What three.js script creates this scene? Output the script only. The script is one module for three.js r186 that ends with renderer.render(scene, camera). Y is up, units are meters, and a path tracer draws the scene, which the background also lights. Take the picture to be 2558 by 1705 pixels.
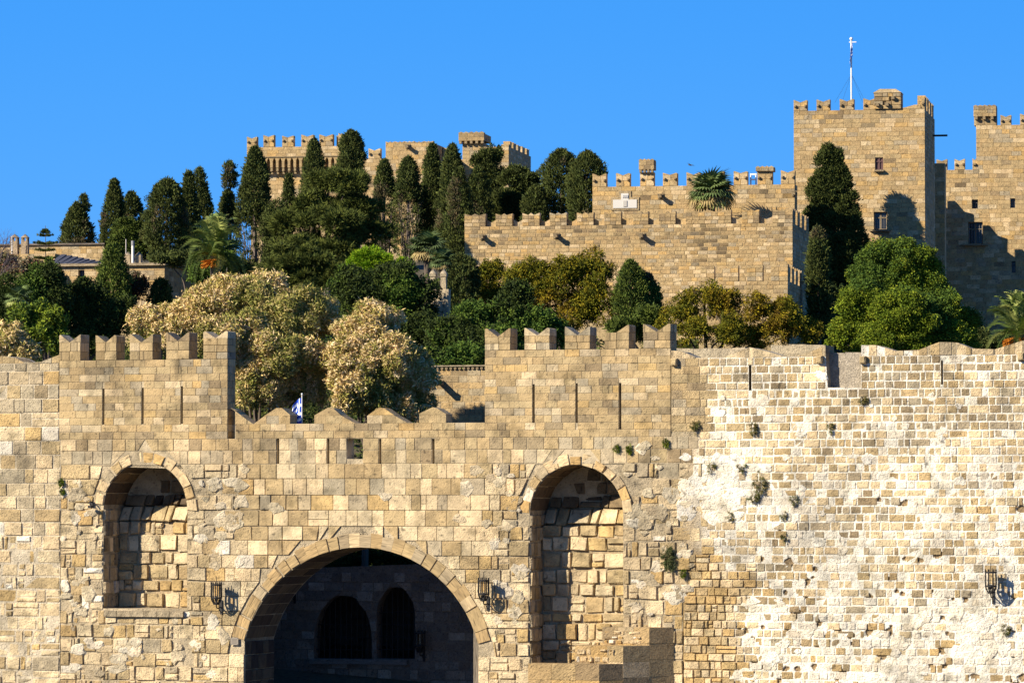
import * as THREE from 'three';
import { mergeGeometries } from 'three/addons/utils/BufferGeometryUtils.js';

// ---------- camera, sky, sun, exposure ----------
const scene = new THREE.Scene();
const FOCAL = 10493, CX = 1279, CY = 852.5, EYE = 9;           // focal length in photograph pixels
const camera = new THREE.PerspectiveCamera(2 * Math.atan(CY / FOCAL) * 180 / Math.PI, 2558 / 1705, 1, 6000);
const PITCH = Math.atan(397.5 / FOCAL);
camera.position.set(0, EYE, 0); camera.rotation.x = PITCH;
scene.add(camera);
const renderer = new THREE.WebGLRenderer();
renderer.toneMapping = THREE.LinearToneMapping;
renderer.toneMappingExposure = 1.72;
renderer.shadowMap.enabled = true;

{ // clear deep-blue autumn sky: paler at the horizon, deeper towards the zenith
  const W = 512, H = 256, d = new Float32Array(W * H * 4);
  const stops = [[0, .118, .267, .59], [.045, .074, .25, .59], [.075, .053, .236, .585], [.115, .035, .209, .577], [.35, .0175, .106, .35], [1, .009, .05, .195]];
  for (let j = 0; j < H; j++) {
    const e = ((j + .5) / H - .5) * Math.PI, s = Math.sin(e);
    let c = [.16, .14, .12];
    if (s >= 0) {
      let k = 0; while (k < stops.length - 2 && s > stops[k + 1][0]) k++;
      const a = stops[k], b = stops[k + 1], t = Math.min(1, (s - a[0]) / (b[0] - a[0]));
      c = [1, 2, 3].map(i => a[i] + (b[i] - a[i]) * t);
    }
    for (let i = 0; i < W; i++) d.set([...c, 1], (j * W + i) * 4);
  }
  const t = new THREE.DataTexture(d, W, H, THREE.RGBAFormat, THREE.FloatType);
  t.mapping = THREE.EquirectangularReflectionMapping; t.magFilter = THREE.LinearFilter; t.needsUpdate = true;
  scene.background = t; scene.environment = t;
}
const SUN = new THREE.Vector3(-.75, .485, .45).normalize();
const sun = new THREE.DirectionalLight(new THREE.Color().setRGB(1, .90, .74), 5);
sun.target.position.set(0, 15, -230); sun.position.copy(sun.target.position).addScaledVector(SUN, 400);
sun.castShadow = true; sun.shadow.mapSize.set(4096, 4096);
Object.assign(sun.shadow.camera, { left: -90, right: 90, top: 70, bottom: -70, near: 10, far: 900 });
scene.add(sun, sun.target);

// ---------- helpers ----------
let seed = 7;
const rnd = () => { seed = (seed + 0x6D2B79F5) | 0; let t = Math.imul(seed ^ seed >>> 15, 1 | seed); t = t + Math.imul(t ^ t >>> 7, 61 | t) ^ t; return ((t ^ t >>> 14) >>> 0) / 4294967296; };
const rr = (a, b) => a + (b - a) * rnd(), pick = a => a[Math.floor(rnd() * a.length)], lerp = (a, b, t) => a + (b - a) * t;
const clamp = (v, a, b) => Math.min(b, Math.max(a, v)), smooth = (a, b, x) => { x = clamp((x - a) / (b - a), 0, 1); return x * x * (3 - 2 * x); };
const hash = (x, y, z = 0) => { let h = Math.imul(x, 374761393) + Math.imul(y, 668265263) + Math.imul(z, 2147483647 ^ 0x5bd1e995) | 0; h = Math.imul(h ^ h >>> 13, 1274126177); return ((h ^ h >>> 16) >>> 0) / 4294967296; };
function noise2(x, y, per = 0) {
  const xi = Math.floor(x), yi = Math.floor(y), fx = x - xi, fy = y - yi, u = fx * fx * (3 - 2 * fx), v = fy * fy * (3 - 2 * fy);
  const w = (a, b) => per ? hash(((a % per) + per) % per, ((b % per) + per) % per) : hash(a, b);
  return lerp(lerp(w(xi, yi), w(xi + 1, yi), u), lerp(w(xi, yi + 1), w(xi + 1, yi + 1), u), v);
}
function noise3(x, y, z) {
  const xi = Math.floor(x), yi = Math.floor(y), zi = Math.floor(z), f = t => t * t * (3 - 2 * t), u = f(x - xi), v = f(y - yi), w = f(z - zi);
  const p = k => lerp(lerp(hash(xi, yi, zi + k), hash(xi + 1, yi, zi + k), u), lerp(hash(xi, yi + 1, zi + k), hash(xi + 1, yi + 1, zi + k), u), v);
  return lerp(p(0), p(1), w);
}
const fbm = (x, y, n = 4) => { let s = 0, a = .5; for (let i = 0; i < n; i++) { s += a * noise2(x + i * 17.3, y - i * 9.1); x *= 2.07; y *= 2.07; a *= .5; } return s / (1 - Math.pow(.5, n)); };
const used = {};
const numbered = n => { used[n] = (used[n] ?? -1) + 1; return used[n] ? n + '_' + String(used[n]).padStart(3, '0') : n; };
function thing(name, label, category, group, kind) {
  const o = new THREE.Group(); o.name = numbered(name); scene.add(o);
  o.userData = { label, category }; if (group) o.userData.group = group; if (kind) o.userData.kind = kind;
  return o;
}
function part(parent, name, geo, mat, kind) {
  const m = new THREE.Mesh(geo, mat); m.name = name; m.castShadow = m.receiveShadow = true; if (kind) m.userData.kind = kind; parent.add(m); return m;
}
// a viewing ray of the photograph's pixel (px, py), and the point on it at a given depth
const cosP = Math.cos(PITCH), sinP = Math.sin(PITCH);
const ray = (px, py) => { const x = px - CX, y = CY - py, z = -FOCAL; return [x, y * cosP - z * sinP, y * sinP + z * cosP]; };
const at = (px, py, depth) => { const d = ray(px, py), k = depth / -d[2]; return new THREE.Vector3(d[0] * k, EYE + d[1] * k, -depth); };
const project = p => { const y = p.y - EYE, yc = y * cosP + p.z * sinP, zc = -y * sinP + p.z * cosP; return [CX + FOCAL * p.x / -zc, CY - FOCAL * yc / -zc]; };
// an upright plane: local x runs along the wall, z points out of it
class Frame {
  constructor(px, depth, yawDeg) {
    this.o = at(px, 1250, depth); this.o.y = 0; this.a = yawDeg * Math.PI / 180;
    this.u = [Math.cos(this.a), Math.sin(this.a)]; this.n = [-Math.sin(this.a), Math.cos(this.a)];
  }
  pt(px, py, d = 0) {                                         // where pixel (px, py) meets the plane d metres in front
    const r = ray(px, py), o = this.o, n = this.n;
    const k = ((o.x + n[0] * d) * n[0] + (o.z + n[1] * d) * n[1]) / (r[0] * n[0] + r[2] * n[1]);
    const X = r[0] * k - o.x, Z = r[2] * k - o.z;
    return [X * this.u[0] + Z * this.u[1], EYE + r[1] * k];
  }
  x(px, py = 900, d = 0) { return this.pt(px, py, d)[0]; }
  y(py, px = 1279, d = 0) { return this.pt(px, py, d)[1]; }
  world(x, y, z) { return new THREE.Vector3(this.o.x + this.u[0] * x + this.n[0] * z, y, this.o.z + this.u[1] * x + this.n[1] * z); }
  place(g) { g.position.copy(this.o); g.rotation.y = -this.a; return g; }
}
const lin = (r, g, b) => [r, g, b];
const vary = (c, k = .08) => { const f = 1 + rr(-k, k), w = rr(-k, k) * .35; return [c[0] * f * (1 + w), c[1] * f, c[2] * f * (1 - w)]; };
const mixc = (a, b, t) => a.map((v, i) => lerp(v, b[i], t));

// ---------- textures ----------
function dataTex(W, H, fn, srgb) {
  const d = new Uint8Array(W * H * 4);
  for (let j = 0; j < H; j++) for (let i = 0; i < W; i++) { const c = fn(i, j); d.set([clamp(c[0] * 255, 0, 255), clamp(c[1] * 255, 0, 255), clamp(c[2] * 255, 0, 255), 255], (j * W + i) * 4); }
  const t = new THREE.DataTexture(d, W, H); t.magFilter = THREE.LinearFilter; t.minFilter = THREE.LinearMipmapLinearFilter; t.generateMipmaps = true;
  t.wrapS = t.wrapT = THREE.RepeatWrapping; if (srgb) t.colorSpace = THREE.SRGBColorSpace; t.needsUpdate = true; return t;
}
const tileNoise = (u, v, f, n) => { let s = 0, a = .5, t = 0; for (let i = 0; i < n; i++) { s += a * noise2(u * f, v * f, f); t += a; f *= 2; a *= .6; } return s / t; };
const T = 512;
// weathered limestone relief: soft swells, grain and pits (one tile = 2.4 m)
const stoneBump = dataTex(T, T, (i, j) => {
  const u = i / T, v = j / T; let h = .55 * tileNoise(u, v, 12, 4) + .45 * tileNoise(u, v, 48, 3);
  const p = tileNoise(u + .37, v + .11, 40, 2); if (p > .66) h -= (p - .66) * 2.4;
  return [h, h, h];
});
const stoneTint = dataTex(T, T, (i, j) => {                     // mineral mottling
  const u = i / T, v = j / T, a = tileNoise(u, v, 10, 4), b = tileNoise(u + .5, v + .2, 60, 2), p = tileNoise(u + .37, v + .11, 40, 2);
  let k = .88 + .24 * (a - .5) + .20 * (b - .5); if (p > .68) k -= (p - .68) * 1.2;
  return [k * 1.02, k, k * .97];
}, true);
const per = (t, m) => { const c = t.clone(); c.repeat.set(1 / m, 1 / m); c.needsUpdate = true; return c; };
function stoneMat(bump = .03, m = 2.4, map = null) {
  return new THREE.MeshStandardMaterial({ vertexColors: true, roughness: .93, map: map ?? per(stoneTint, m * 1.37), bumpMap: per(stoneBump, m), bumpScale: bump });
}
const plainMat = (c, rough = .8, metal = 0) => new THREE.MeshStandardMaterial({ color: new THREE.Color().setRGB(...c), roughness: rough, metalness: metal, side: THREE.DoubleSide });

// ---------- masonry ----------
class Geo {
  constructor() { this.p = []; this.t = []; this.c = []; }
  tri(a, b, c, col, ua, ub, uc) { this.p.push(...a, ...b, ...c); this.t.push(...ua, ...ub, ...uc); this.c.push(...col, ...col, ...col); }
  quad(a, b, c, d, col, ua, ub, uc, ud) { this.tri(a, b, c, col, ua, ub, uc); this.tri(a, c, d, col, ua, uc, ud); }
  build(cx = 0, cy = 0, cz = 0) {
    const p = new Float32Array(this.p); for (let i = 0; i < p.length; i += 3) { p[i] -= cx; p[i + 1] -= cy; p[i + 2] -= cz; }
    const g = new THREE.BufferGeometry(); g.setAttribute('position', new THREE.BufferAttribute(p, 3));
    g.setAttribute('uv', new THREE.BufferAttribute(new Float32Array(this.t), 2)); g.setAttribute('color', new THREE.BufferAttribute(new Float32Array(this.c), 3));
    g.computeVertexNormals(); return g;
  }
}
// one dressed stone: a 4 x 4 point face with sunken rim, and sides that run back into the wall
function stone(map, q, o) {
  const g = new Geo(), w = o.w ?? Math.max(q.x10 - q.x00, q.x11 - q.x01), h = o.h ?? q.y1 - q.y0, r = o.rough ?? 0, bev = Math.min(o.bev ?? .02, w * .3, h * .3);
  const S = [0, bev / w, 1 - bev / w, 1], Tt = [0, bev / h, 1 - bev / h, 1], P = [], U = [], ox = rr(0, 9), oy = rr(0, 9), keep = o.keepUV;
  const jx = q.x10 - q.x00 > 0 ? (q.x10 - q.x00) / w : 1, jy = (q.y1 - q.y0) / h;
  for (let j = 0; j < 4; j++) for (let i = 0; i < 4; i++) {
    const edge = i % 3 === 0 || j % 3 === 0, corner = i % 3 === 0 && j % 3 === 0;
    let x = lerp(lerp(q.x00, q.x10, S[i]), lerp(q.x01, q.x11, S[i]), Tt[j]), y = lerp(q.y0, q.y1, Tt[j]);
    if (r) {
      const k = (corner ? .22 : .10) * r * Math.min(w, h), cx = i === 0 ? 1 : i === 3 ? -1 : rr(-1, 1), cy = j === 0 ? 1 : j === 3 ? -1 : rr(-1, 1);
      x += cx * k * rnd() * jx; y += cy * k * rnd() * jy;
    }
    const d = (o.proud ?? 0) + (edge ? -(o.sink ?? bev * .8) - r * rnd() * .03 : r * rr(-.045, .035)) ;
    P.push(map(x, y, d)); U.push(keep ? [x, y] : [x + ox, y + oy]);
  }
  for (let j = 0; j < 3; j++) for (let i = 0; i < 3; i++) { const a = j * 4 + i; g.quad(P[a], P[a + 1], P[a + 5], P[a + 4], o.col, U[a], U[a + 1], U[a + 5], U[a + 4]); }
  const ring = [0, 1, 2, 3, 7, 11, 15, 14, 13, 12, 8, 4];
  const rimxy = ring.map(k => { const i = k % 4, j = k >> 2; return [lerp(lerp(q.x00, q.x10, S[i]), lerp(q.x01, q.x11, S[i]), Tt[j]), lerp(q.y0, q.y1, Tt[j])]; });
  const bk = o.back ?? .15;
  for (let k = 0; k < 12; k++) {
    const a = ring[k], b = ring[(k + 1) % 12], A = map(rimxy[k][0], rimxy[k][1], -bk), B = map(...rimxy[(k + 1) % 12], -bk);
    const ua = U[a], ub = U[b], off = [bk, bk * .7];
    g.quad(P[a], A, B, P[b], o.col, ua, [ua[0] + off[0], ua[1] + off[1]], [ub[0] + off[0], ub[1] + off[1]], ub);
  }
  if (o.capBack) { const c = [0, 3, 6, 9].map(k => map(...rimxy[k], -bk)), u = [0, 3, 6, 9].map(k => U[ring[k]]); g.quad(c[3], c[2], c[1], c[0], o.col, u[3], u[2], u[1], u[0]); }
  const c = map((q.x00 + q.x10 + q.x01 + q.x11) / 4, (q.y0 + q.y1) / 2, 0);
  return { g, area: w * h, c };
}
// a convex polygon pulled back d0 -> d1 (d1 in front)
function prism(map, pts, d0, d1, col) {
  const g = new Geo(), n = pts.length, F = pts.map(p => map(p[0], p[1], d1)), B = pts.map(p => map(p[0], p[1], d0)), o = [rr(0, 9), rr(0, 9)], U = pts.map(p => [p[0] + o[0], p[1] + o[1]]);
  for (let i = 1; i < n - 1; i++) { g.tri(F[0], F[i], F[i + 1], col, U[0], U[i], U[i + 1]); g.tri(B[0], B[i + 1], B[i], col, U[0], U[i + 1], U[i]); }
  for (let i = 0; i < n; i++) { const j = (i + 1) % n, e = d1 - d0; g.quad(F[i], B[i], B[j], F[j], col, U[i], [U[i][0] + e, U[i][1] + e], [U[j][0] + e, U[j][1] + e], U[j]); }
  let ar = 0; for (let i = 0; i < n; i++) { const j = (i + 1) % n; ar += pts[i][0] * pts[j][1] - pts[j][0] * pts[i][1]; }
  const m = pts.reduce((a, p) => [a[0] + p[0] / n, a[1] + p[1] / n], [0, 0]);
  return { g, area: Math.abs(ar) / 2, c: map(m[0], m[1], 0) };
}
class Masonry {
  constructor(root, mat, limit = 300) { Object.assign(this, { root, mat, limit, list: [] }); }
  add(s, parent, name = 'stone') { s.parent = parent ?? this.root; s.name = name; s.rank ??= s.area; this.list.push(s); }
  done() {
    this.list.sort((a, b) => b.rank - a.rank);
    const rest = [];
    this.list.forEach((s, i) => { if (i < this.limit) part(s.parent, s.name, s.g.build(...s.c), this.mat).position.set(...s.c); else rest.push(s); });
    if (rest.length) {
      const all = new Geo(); const P = [], U = [], C = [];
      for (const s of rest) { P.push(s.g.p); U.push(s.g.t); C.push(s.g.c); }
      all.p = P.flat(); all.t = U.flat(); all.c = C.flat();
      part(this.root, 'small_stones', all.build(), this.mat, 'stuff');
    }
  }
}
// fill [xr(y)] x [ys] with coursed stones, leaving the cuts free
function coursed(M, map, ys, xr, zone, cuts = () => [], parent) {
  for (let k = 0; k + 1 < ys.length; k++) {
    const yb = ys[k], yt = ys[k + 1], [L, R] = xr(yb, yt), list = cuts(yb, yt).filter(c => c.rb > L - .01 && c.lb < R + .01).sort((a, b) => a.lb - b.lb);
    let cur = { b: L, t: L }; const segs = [];
    for (const c of list) { segs.push([cur.b, cur.t, c.lb, c.lt]); cur = { b: Math.max(c.rb, L), t: Math.max(c.rt, L) }; }
    segs.push([cur.b, cur.t, R, R]);
    for (const [lb, lt, rb, rt] of segs) {
      if (Math.max(rb - lb, rt - lt) < .04 || Math.min(rb, rt) - Math.max(lb, lt) < -1.2) continue;
      const end = Math.max(rb, rt), beg = Math.min(lb, lt); let x = beg, first = true;
      while (x < end - .001) {
        const z = zone(Math.min(x + .25, end), (yb + yt) / 2); let w = rr(z.w[0], z.w[1]) * (z.wide && rnd() < .12 ? 1.6 : 1), last = false;
        if (end - x < w * 1.45) { w = end - x; last = true; }
        const lean = rr(-.03, .03) * (z.rough ?? 0), e = x + w, gp = (z.gap ?? .014) / 2;
        const q = { x00: (first ? lb : x) + gp, x01: (first ? lt : x) + gp, x10: (last ? rb : e + lean) - gp, x11: (last ? rt : e) - gp, y0: yb + gp + (z.yj ? rr(-1, 1) * z.yj : 0), y1: yt - gp + (z.yj ? rr(-1, 1) * z.yj : 0) };
        q.x10 = Math.min(q.x10, Math.max(rb, q.x00)); q.x11 = Math.min(q.x11, Math.max(rt, q.x01)); q.x00 = Math.max(q.x00, Math.min(lb, q.x10)); q.x01 = Math.max(q.x01, Math.min(lt, q.x11));
        const okw = Math.max(q.x10 - q.x00, q.x11 - q.x01) > .035 && q.x10 >= q.x00 - .01 && q.x11 >= q.x01 - .01;
        if (okw && rnd() > (z.miss ?? 0)) {
          const put = qq => M.add(stone(map, qq, { bev: z.bev ?? .015, sink: z.sink, rough: z.rough ?? 0, proud: (z.base ?? 0) + rr(-1, 1) * (z.uneven ?? .006), back: z.back ?? .12, col: z.col(x + w / 2, (yb + yt) / 2), keepUV: z.keepUV }), parent);
          if (rnd() < (z.split ?? 0) && w > .22) {
            const m = lerp(yb, yt, rr(.38, .62)), s = rr(.3, .7), X = a => lerp(q.x00, q.x10, a), Y = a => lerp(q.x01, q.x11, a), H = (a, t) => lerp(X(a), Y(a), t), tm = (m - yb) / (yt - yb);
            if (rnd() < .5) { put({ ...q, y1: m - gp, x01: H(0, tm), x11: H(1, tm) }); put({ ...q, y0: m + gp, x00: H(0, tm), x10: H(1, tm) }); }
            else { put({ ...q, x10: X(s) - gp, x11: Y(s) - gp }); put({ ...q, y1: m - gp, x00: X(s) + gp, x01: H(s, tm) + gp, x11: H(1, tm) }); put({ ...q, y0: m + gp, x00: H(s, tm) + gp, x01: Y(s) + gp, x10: H(1, tm) }); }
          } else put(q);
        }
        x = e; first = false; if (last) break;
      }
    }
  }
}
const rectCut = (x0, x1, y0, y1) => (yb, yt) => yt > y0 + .02 && yb < y1 - .02 ? [{ lb: x0, lt: x0, rb: x1, rt: x1 }] : [];
const archCut = (cx, cy, R, y0 = -99, spring = 0) => (yb, yt) => {     // spring: half width below the arc's ends
  if (yb > cy + R - .02 || yt < y0 + .02) return [];
  const h = y => y < cy ? R : Math.sqrt(Math.max(0, R * R - (y - cy) ** 2));
  const hb = Math.min(h(yb), spring || 1e9), ht = Math.min(h(yt), spring || 1e9);
  return [{ lb: cx - hb, lt: cx - ht, rb: cx + hb, rt: cx + ht }];
};
const steps = (a, b, h, jit = 0) => { const n = Math.max(1, Math.round((b - a) / h)), out = []; for (let i = 0; i <= n; i++) out.push(a + (b - a) * i / n + (i && i < n ? rr(-jit, jit) * h : 0)); return out; };
// a merlon: courses, then a notched ('swallow'), zigzag ('zig') or plain top; stones run through the thickness
function merlon(M, map, xl, xr_, yb, yt, o) {
  const g = new THREE.Group(); g.name = 'merlon'; M.root.add(g);
  const th = o.thick, notch = (o.notch ?? .33) * rr(.88, 1.12); yt += rr(-.03, .03); const yn = yt - notch, col = o.col;
  const n = Math.max(1, Math.round((yn - yb) / o.course)), w = xr_ - xl;
  for (let k = 0; k < n; k++) {
    const a = lerp(yb, yn, k / n), b = lerp(yb, yn, (k + 1) / n), m = Math.max(1, Math.round(w / o.sw)), off = rr(-.18, .18);
    let x = xl;
    for (let i = 0; i < m; i++) {
      const e = i === m - 1 ? xr_ : xl + w * (i + 1 + off) / m;
      M.add(stone(map, { x00: x + .005, x01: x + .005, x10: e - .005, x11: e - .005, y0: a + .005, y1: b - .005 }, { bev: .014, rough: o.wear ?? .08, proud: rr(-.008, .008), back: th, col: col(x, a), capBack: true }), g); x = e;
    }
  }
  const c = col(xl, yt), d1 = rr(-.004, .006), mid = (xl + xr_) / 2, f = o.flat ?? .12;
  const P = pts => M.add(prism(map, pts, -th, d1, vary(c, .06)), g, 'cap_stone');
  if (o.kind === 'swallow') {
    if (!o.brokenLeft) P([[xl, yn + .004], [mid, yn + .004], [mid, yn + .01], [xl + w * rr(.02, .1), yt - rr(0, .03)], [xl, yt - rr(0, .05)]]);
    P([[mid, yn + .004], [xr_, yn + .004], [xr_, yt - rr(0, .05)], [xr_ - w * rr(.02, .1), yt - rr(0, .03)], [mid, yn + .01]]);
  } else if (o.kind === 'zig') {
    const a = w / 3;
    for (let i = 0; i < 3; i++) { const s = xl + a * i; P(i === 0 ? [[s, yn], [s + a, yn], [s + a, yn + .03], [s, yt]] : i === 1 ? [[s, yn], [s + a, yn], [s + a, yn + .03], [s + a / 2, yt], [s, yn + .03]] : [[s, yn], [s + a, yn], [s + a, yt], [s, yn + .03]]); }
  } else if (o.kind === 'flat') P([[xl, yn], [xr_, yn], [xr_, yt], [xl, yt]]);
  return g;
}
// an irregular smear of old mortar spread over stones and joints
function smear(M, map, x, y, R, col, lift = .03, name = 'mortar_patch') {
  const g = new Geo(), n = 11, sd = rnd() * 50, asp = rr(.5, 1.1), ringR = [.45, .8, 1.05], P = [[map(x, y, lift)]], U = [[[x, y]]];
  ringR.forEach((k, i) => { P.push([]); U.push([]); for (let j = 0; j < n; j++) { const a = j / n * 6.283, r = R * k * (.55 + .9 * noise2(Math.cos(a) * 1.7 + sd, Math.sin(a) * 1.7 + sd)) * (i ? rr(.9, 1.1) : 1), px = x + Math.cos(a) * r, py = y + Math.sin(a) * r * asp; P[i + 1].push(map(px, py, [lift, lift * rr(.5, 1), -.05][i] + (i < 2 ? rr(-.012, .012) : 0))); U[i + 1].push([px, py]); } });
  for (let j = 0; j < n; j++) { const k = (j + 1) % n; g.tri(P[0][0], P[1][j], P[1][k], col, U[0][0], U[1][j], U[1][k]); for (let i = 1; i < 3; i++) g.quad(P[i][j], P[i + 1][j], P[i + 1][k], P[i][k], col, U[i][j], U[i + 1][j], U[i + 1][k], U[i][k]); }
  M.add({ g, area: R * R * 2 * asp, c: map(x, y, 0) }, null, name);
}
function slab(shape, depth, front, col, mat, root, name = 'mortar_core') {   // extruded wall body whose face lies at z = front
  const g = new THREE.ExtrudeGeometry(shape, { depth, bevelEnabled: false, curveSegments: 24 }); g.translate(0, 0, front - depth);
  const c = new Float32Array(g.attributes.position.count * 3); for (let i = 0; i < c.length; i += 3) c.set(col, i);
  g.setAttribute('color', new THREE.BufferAttribute(c, 3));
  return part(root, name, g, mat);
}
const poly = pts => { const s = new THREE.Shape(); pts.forEach((p, i) => i ? s.lineTo(p[0], p[1]) : s.moveTo(p[0], p[1])); return s; };
const hole = pts => { const s = new THREE.Path(); pts.forEach((p, i) => i ? s.lineTo(p[0], p[1]) : s.moveTo(p[0], p[1])); return s; };
const rectPts = (x0, x1, y0, y1) => [[x0, y0], [x1, y0], [x1, y1], [x0, y1]];
const arcPts = (cx, cy, R, half, y0, n = 28) => { const a = Math.asin(Math.min(1, half / R)), o = [[cx - half, y0]]; for (let i = 0; i <= n; i++) { const t = -a + 2 * a * i / n; o.push([cx + R * Math.sin(t), cy + R * Math.cos(t)]); } o.push([cx + half, y0]); return o.reverse(); };
function box(parent, name, w, h, d, x, y, z, mat, ry = 0, rx = 0, rz = 0) { const m = part(parent, name, new THREE.BoxGeometry(w, h, d), mat); m.position.set(x, y, z); m.rotation.set(rx, ry, rz); return m; }
function tube(parent, name, pts, r, mat, seg = 12, rs = 6, closed = false) { return part(parent, name, new THREE.TubeGeometry(new THREE.CatmullRomCurve3(pts.map(p => p.isVector3 ? p : new THREE.Vector3(...p)), closed), seg, r, rs, closed), mat); }
function coloured(g, col) { const n = g.attributes.position.count, c = new Float32Array(n * 3); for (let i = 0; i < n; i++) c.set(col, i * 3); g.setAttribute('color', new THREE.BufferAttribute(c, 3)); return g; }
// ---------- ground ----------
const HT = [[-900, 0], [170, 0], [184, .6], [196, 3.2], [215, 8], [235, 12.5], [258, 17.5], [280, 23], [300, 26], [340, 28], [420, 26], [700, 0], [4000, -5]];
const groundY = (x, z) => { const d = -z; let k = 0; while (k < HT.length - 2 && d > HT[k + 1][0]) k++; const a = HT[k], b = HT[k + 1]; return lerp(a[1], b[1], clamp((d - a[0]) / (b[0] - a[0]), 0, 1)) + (d > 190 && d < 500 ? (noise2(x * .15 + 40, z * .15) - .5) * 1.2 : 0) - 9 * smooth(24, 40, x) * smooth(235, 268, d) * smooth(420, 330, d); };
{
  const g = thing('ground', 'sunlit quay and the planted slope rising behind the gate', 'ground', null, 'structure');
  const xs = [-2500, -800, -300], zs = [900, 300, 100, 0, -60, -120, -160]; for (let x = -150; x <= 150; x += 4) xs.push(x); xs.push(300, 800, 2500);
  for (let z = -170; z >= -360; z -= 3) zs.push(z); zs.push(-420, -560, -700, -1200, -4000);
  const p = [], c = [], t = [], ix = [];
  zs.forEach(z => xs.forEach(x => { p.push(x, groundY(x, z), z); t.push(x, z); c.push(...(-z > 182 ? [.10, .085, .045] : [.085, .08, .07])); }));
  for (let j = 0; j + 1 < zs.length; j++) for (let i = 0; i + 1 < xs.length; i++) { const a = j * xs.length + i, b = a + xs.length; ix.push(a, b, a + 1, a + 1, b, b + 1); }
  const geo = new THREE.BufferGeometry(); geo.setAttribute('position', new THREE.Float32BufferAttribute(p, 3)); geo.setAttribute('uv', new THREE.Float32BufferAttribute(t, 2)); geo.setAttribute('color', new THREE.Float32BufferAttribute(c, 3));
  geo.setIndex(ix); geo.computeVertexNormals(); geo.computeBoundingSphere();
  const m = new THREE.Mesh(geo, stoneMat(.05, 5)); m.name = 'slope'; m.receiveShadow = m.castShadow = true; g.add(m);
}

// ---------- the sea gate ----------
const GF = new Frame(1279, 175, 19);
const X = (px, py) => GF.x(px, py), Y = (py, px) => GF.y(py, px);
const flat = (x, y, d) => [x, y, d];
const TONES = { tan: [.475, .345, .17], dark: [.325, .24, .13], pale: [.615, .475, .275], ochre: [.55, .37, .15], grey: [.43, .345, .215], cream: [.69, .53, .305], white: [.80, .71, .55] };
const tone = list => { let r = rnd() * list.reduce((a, l) => a + l[1], 0); for (const [k, w] of list) { r -= w; if (r <= 0) return vary(TONES[k], .09); } return vary(TONES.tan); };
const lift2 = (c, k) => c.map(v => v * k);
const ashlarTone = () => lift2(tone([['tan', 66], ['dark', 9], ['pale', 9], ['ochre', 4], ['grey', 12]]), .96);
const oldTone = () => lift2(tone([['tan', 24], ['cream', 40], ['pale', 20], ['ochre', 8], ['grey', 6], ['white', 5]]), 1.06);
const warmTone = () => tone([['ochre', 20], ['cream', 38], ['tan', 30], ['pale', 22]]);
// rain streaks, lichen and grime over the gate's whole face (1 texel = 23 mm)
const MW = 2048, MH = 940, MX0 = -24, MY0 = -2, MLX = 48, MLY = 22;
const streaks = [[173, 850, 925, 9, .35], [269, 850, 940, 12, .45], [352, 845, 930, 11, .4], [444, 840, 950, 13, .75], [538, 838, 905, 10, .4], [600, 1050, 1078, 10, .5], [1345, 838, 885, 10, .4], [1250, 840, 872, 8, .3], [1440, 836, 890, 9, .3], [1540, 845, 880, 11, .35], [1646, 835, 885, 12, .5], [822, 1022, 1056, 8, .3], [950, 1022, 1060, 8, .3]]
  .map(s => [X(s[0], s[1]), Y(s[1], s[0]), Y(s[2], s[0]), s[3] / 60, s[4]]);
const gateMap = dataTex(MW, MH, (i, j) => {
  const x = MX0 + (i + .5) / MW * MLX, y = MY0 + (j + .5) / MH * MLY;
  let k = .90 + .30 * (fbm(x * .55, y * .7, 4) - .5) + .36 * (fbm(x * 2.6 + 9, y * 3.1, 4) - .5) + .12 * (hash(i, j) - .5);
  const pit = noise2(x * 9 + 31, y * 9); if (pit > .84) k -= (pit - .84) * 2.2;
  for (const s of streaks) { const dx = (x - s[0]) / s[3]; if (dx * dx < 4 && y < s[1] + .2 && y > s[2] - .3) k -= s[4] * .42 * Math.exp(-dx * dx) * (.35 + .9 * fbm(x * 6, y * 1.6, 3)) * smooth(s[2] - .3, s[2] + .5, y); }
  const lich = fbm(x * 1.7 + 50, y * 1.7, 4); const g = lich > .6 ? (lich - .6) * .7 : 0;
  return [k * (1 - g), k * (1 - g * 1.02), k * (1 - g * 1.15)];
}, true);
gateMap.wrapS = gateMap.wrapT = THREE.ClampToEdgeWrapping; gateMap.repeat.set(1 / MLX, 1 / MLY); gateMap.offset.set(-MX0 / MLX, -MY0 / MLY);
const gateMat = stoneMat(.025, 2.4, gateMap), roughMat = stoneMat(.05, 1.9, gateMap);
const MORTAR = [.50, .40, .25], PALE_MORTAR = [.62, .52, .36];

// shapes in wall metres
const arch = { cx: X(902, 1500), cy: Y(1693, 902), R: 326 / 60 / Math.cos(.332), half: 0 };
arch.R = Y(1367, 902) - arch.cy; arch.half = (X(1194, 1600) - X(609, 1600)) / 2; arch.cx = (X(1194, 1600) + X(609, 1600)) / 2;
arch.spring = arch.cy + Math.sqrt(arch.R ** 2 - arch.half ** 2);
const nicheL = { cx: (X(256, 1300) + X(466, 1300)) / 2, r: (X(466, 1300) - X(256, 1300)) / 2, top: Y(1155, 360), y0: Y(1520, 360) };
const nicheR = { cx: (X(1322, 1300) + X(1556, 1300)) / 2, r: (X(1556, 1300) - X(1322, 1300)) / 2, top: Y(1161, 1440), y0: -.5 };
for (const n of [nicheL, nicheR]) n.cy = n.top - n.r;
const NICHE_D = 2.4, WALL_D = 3.3;
const slitPts = (a, b, y0, y1) => rectPts(X(a, y0), X(b, y0), Y(y1, a), Y(y0, a));
const slitCut = (a, b, y0, y1) => rectCut(X(a, y0), X(b, y0), Y(y1, a), Y(y0, a));
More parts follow.
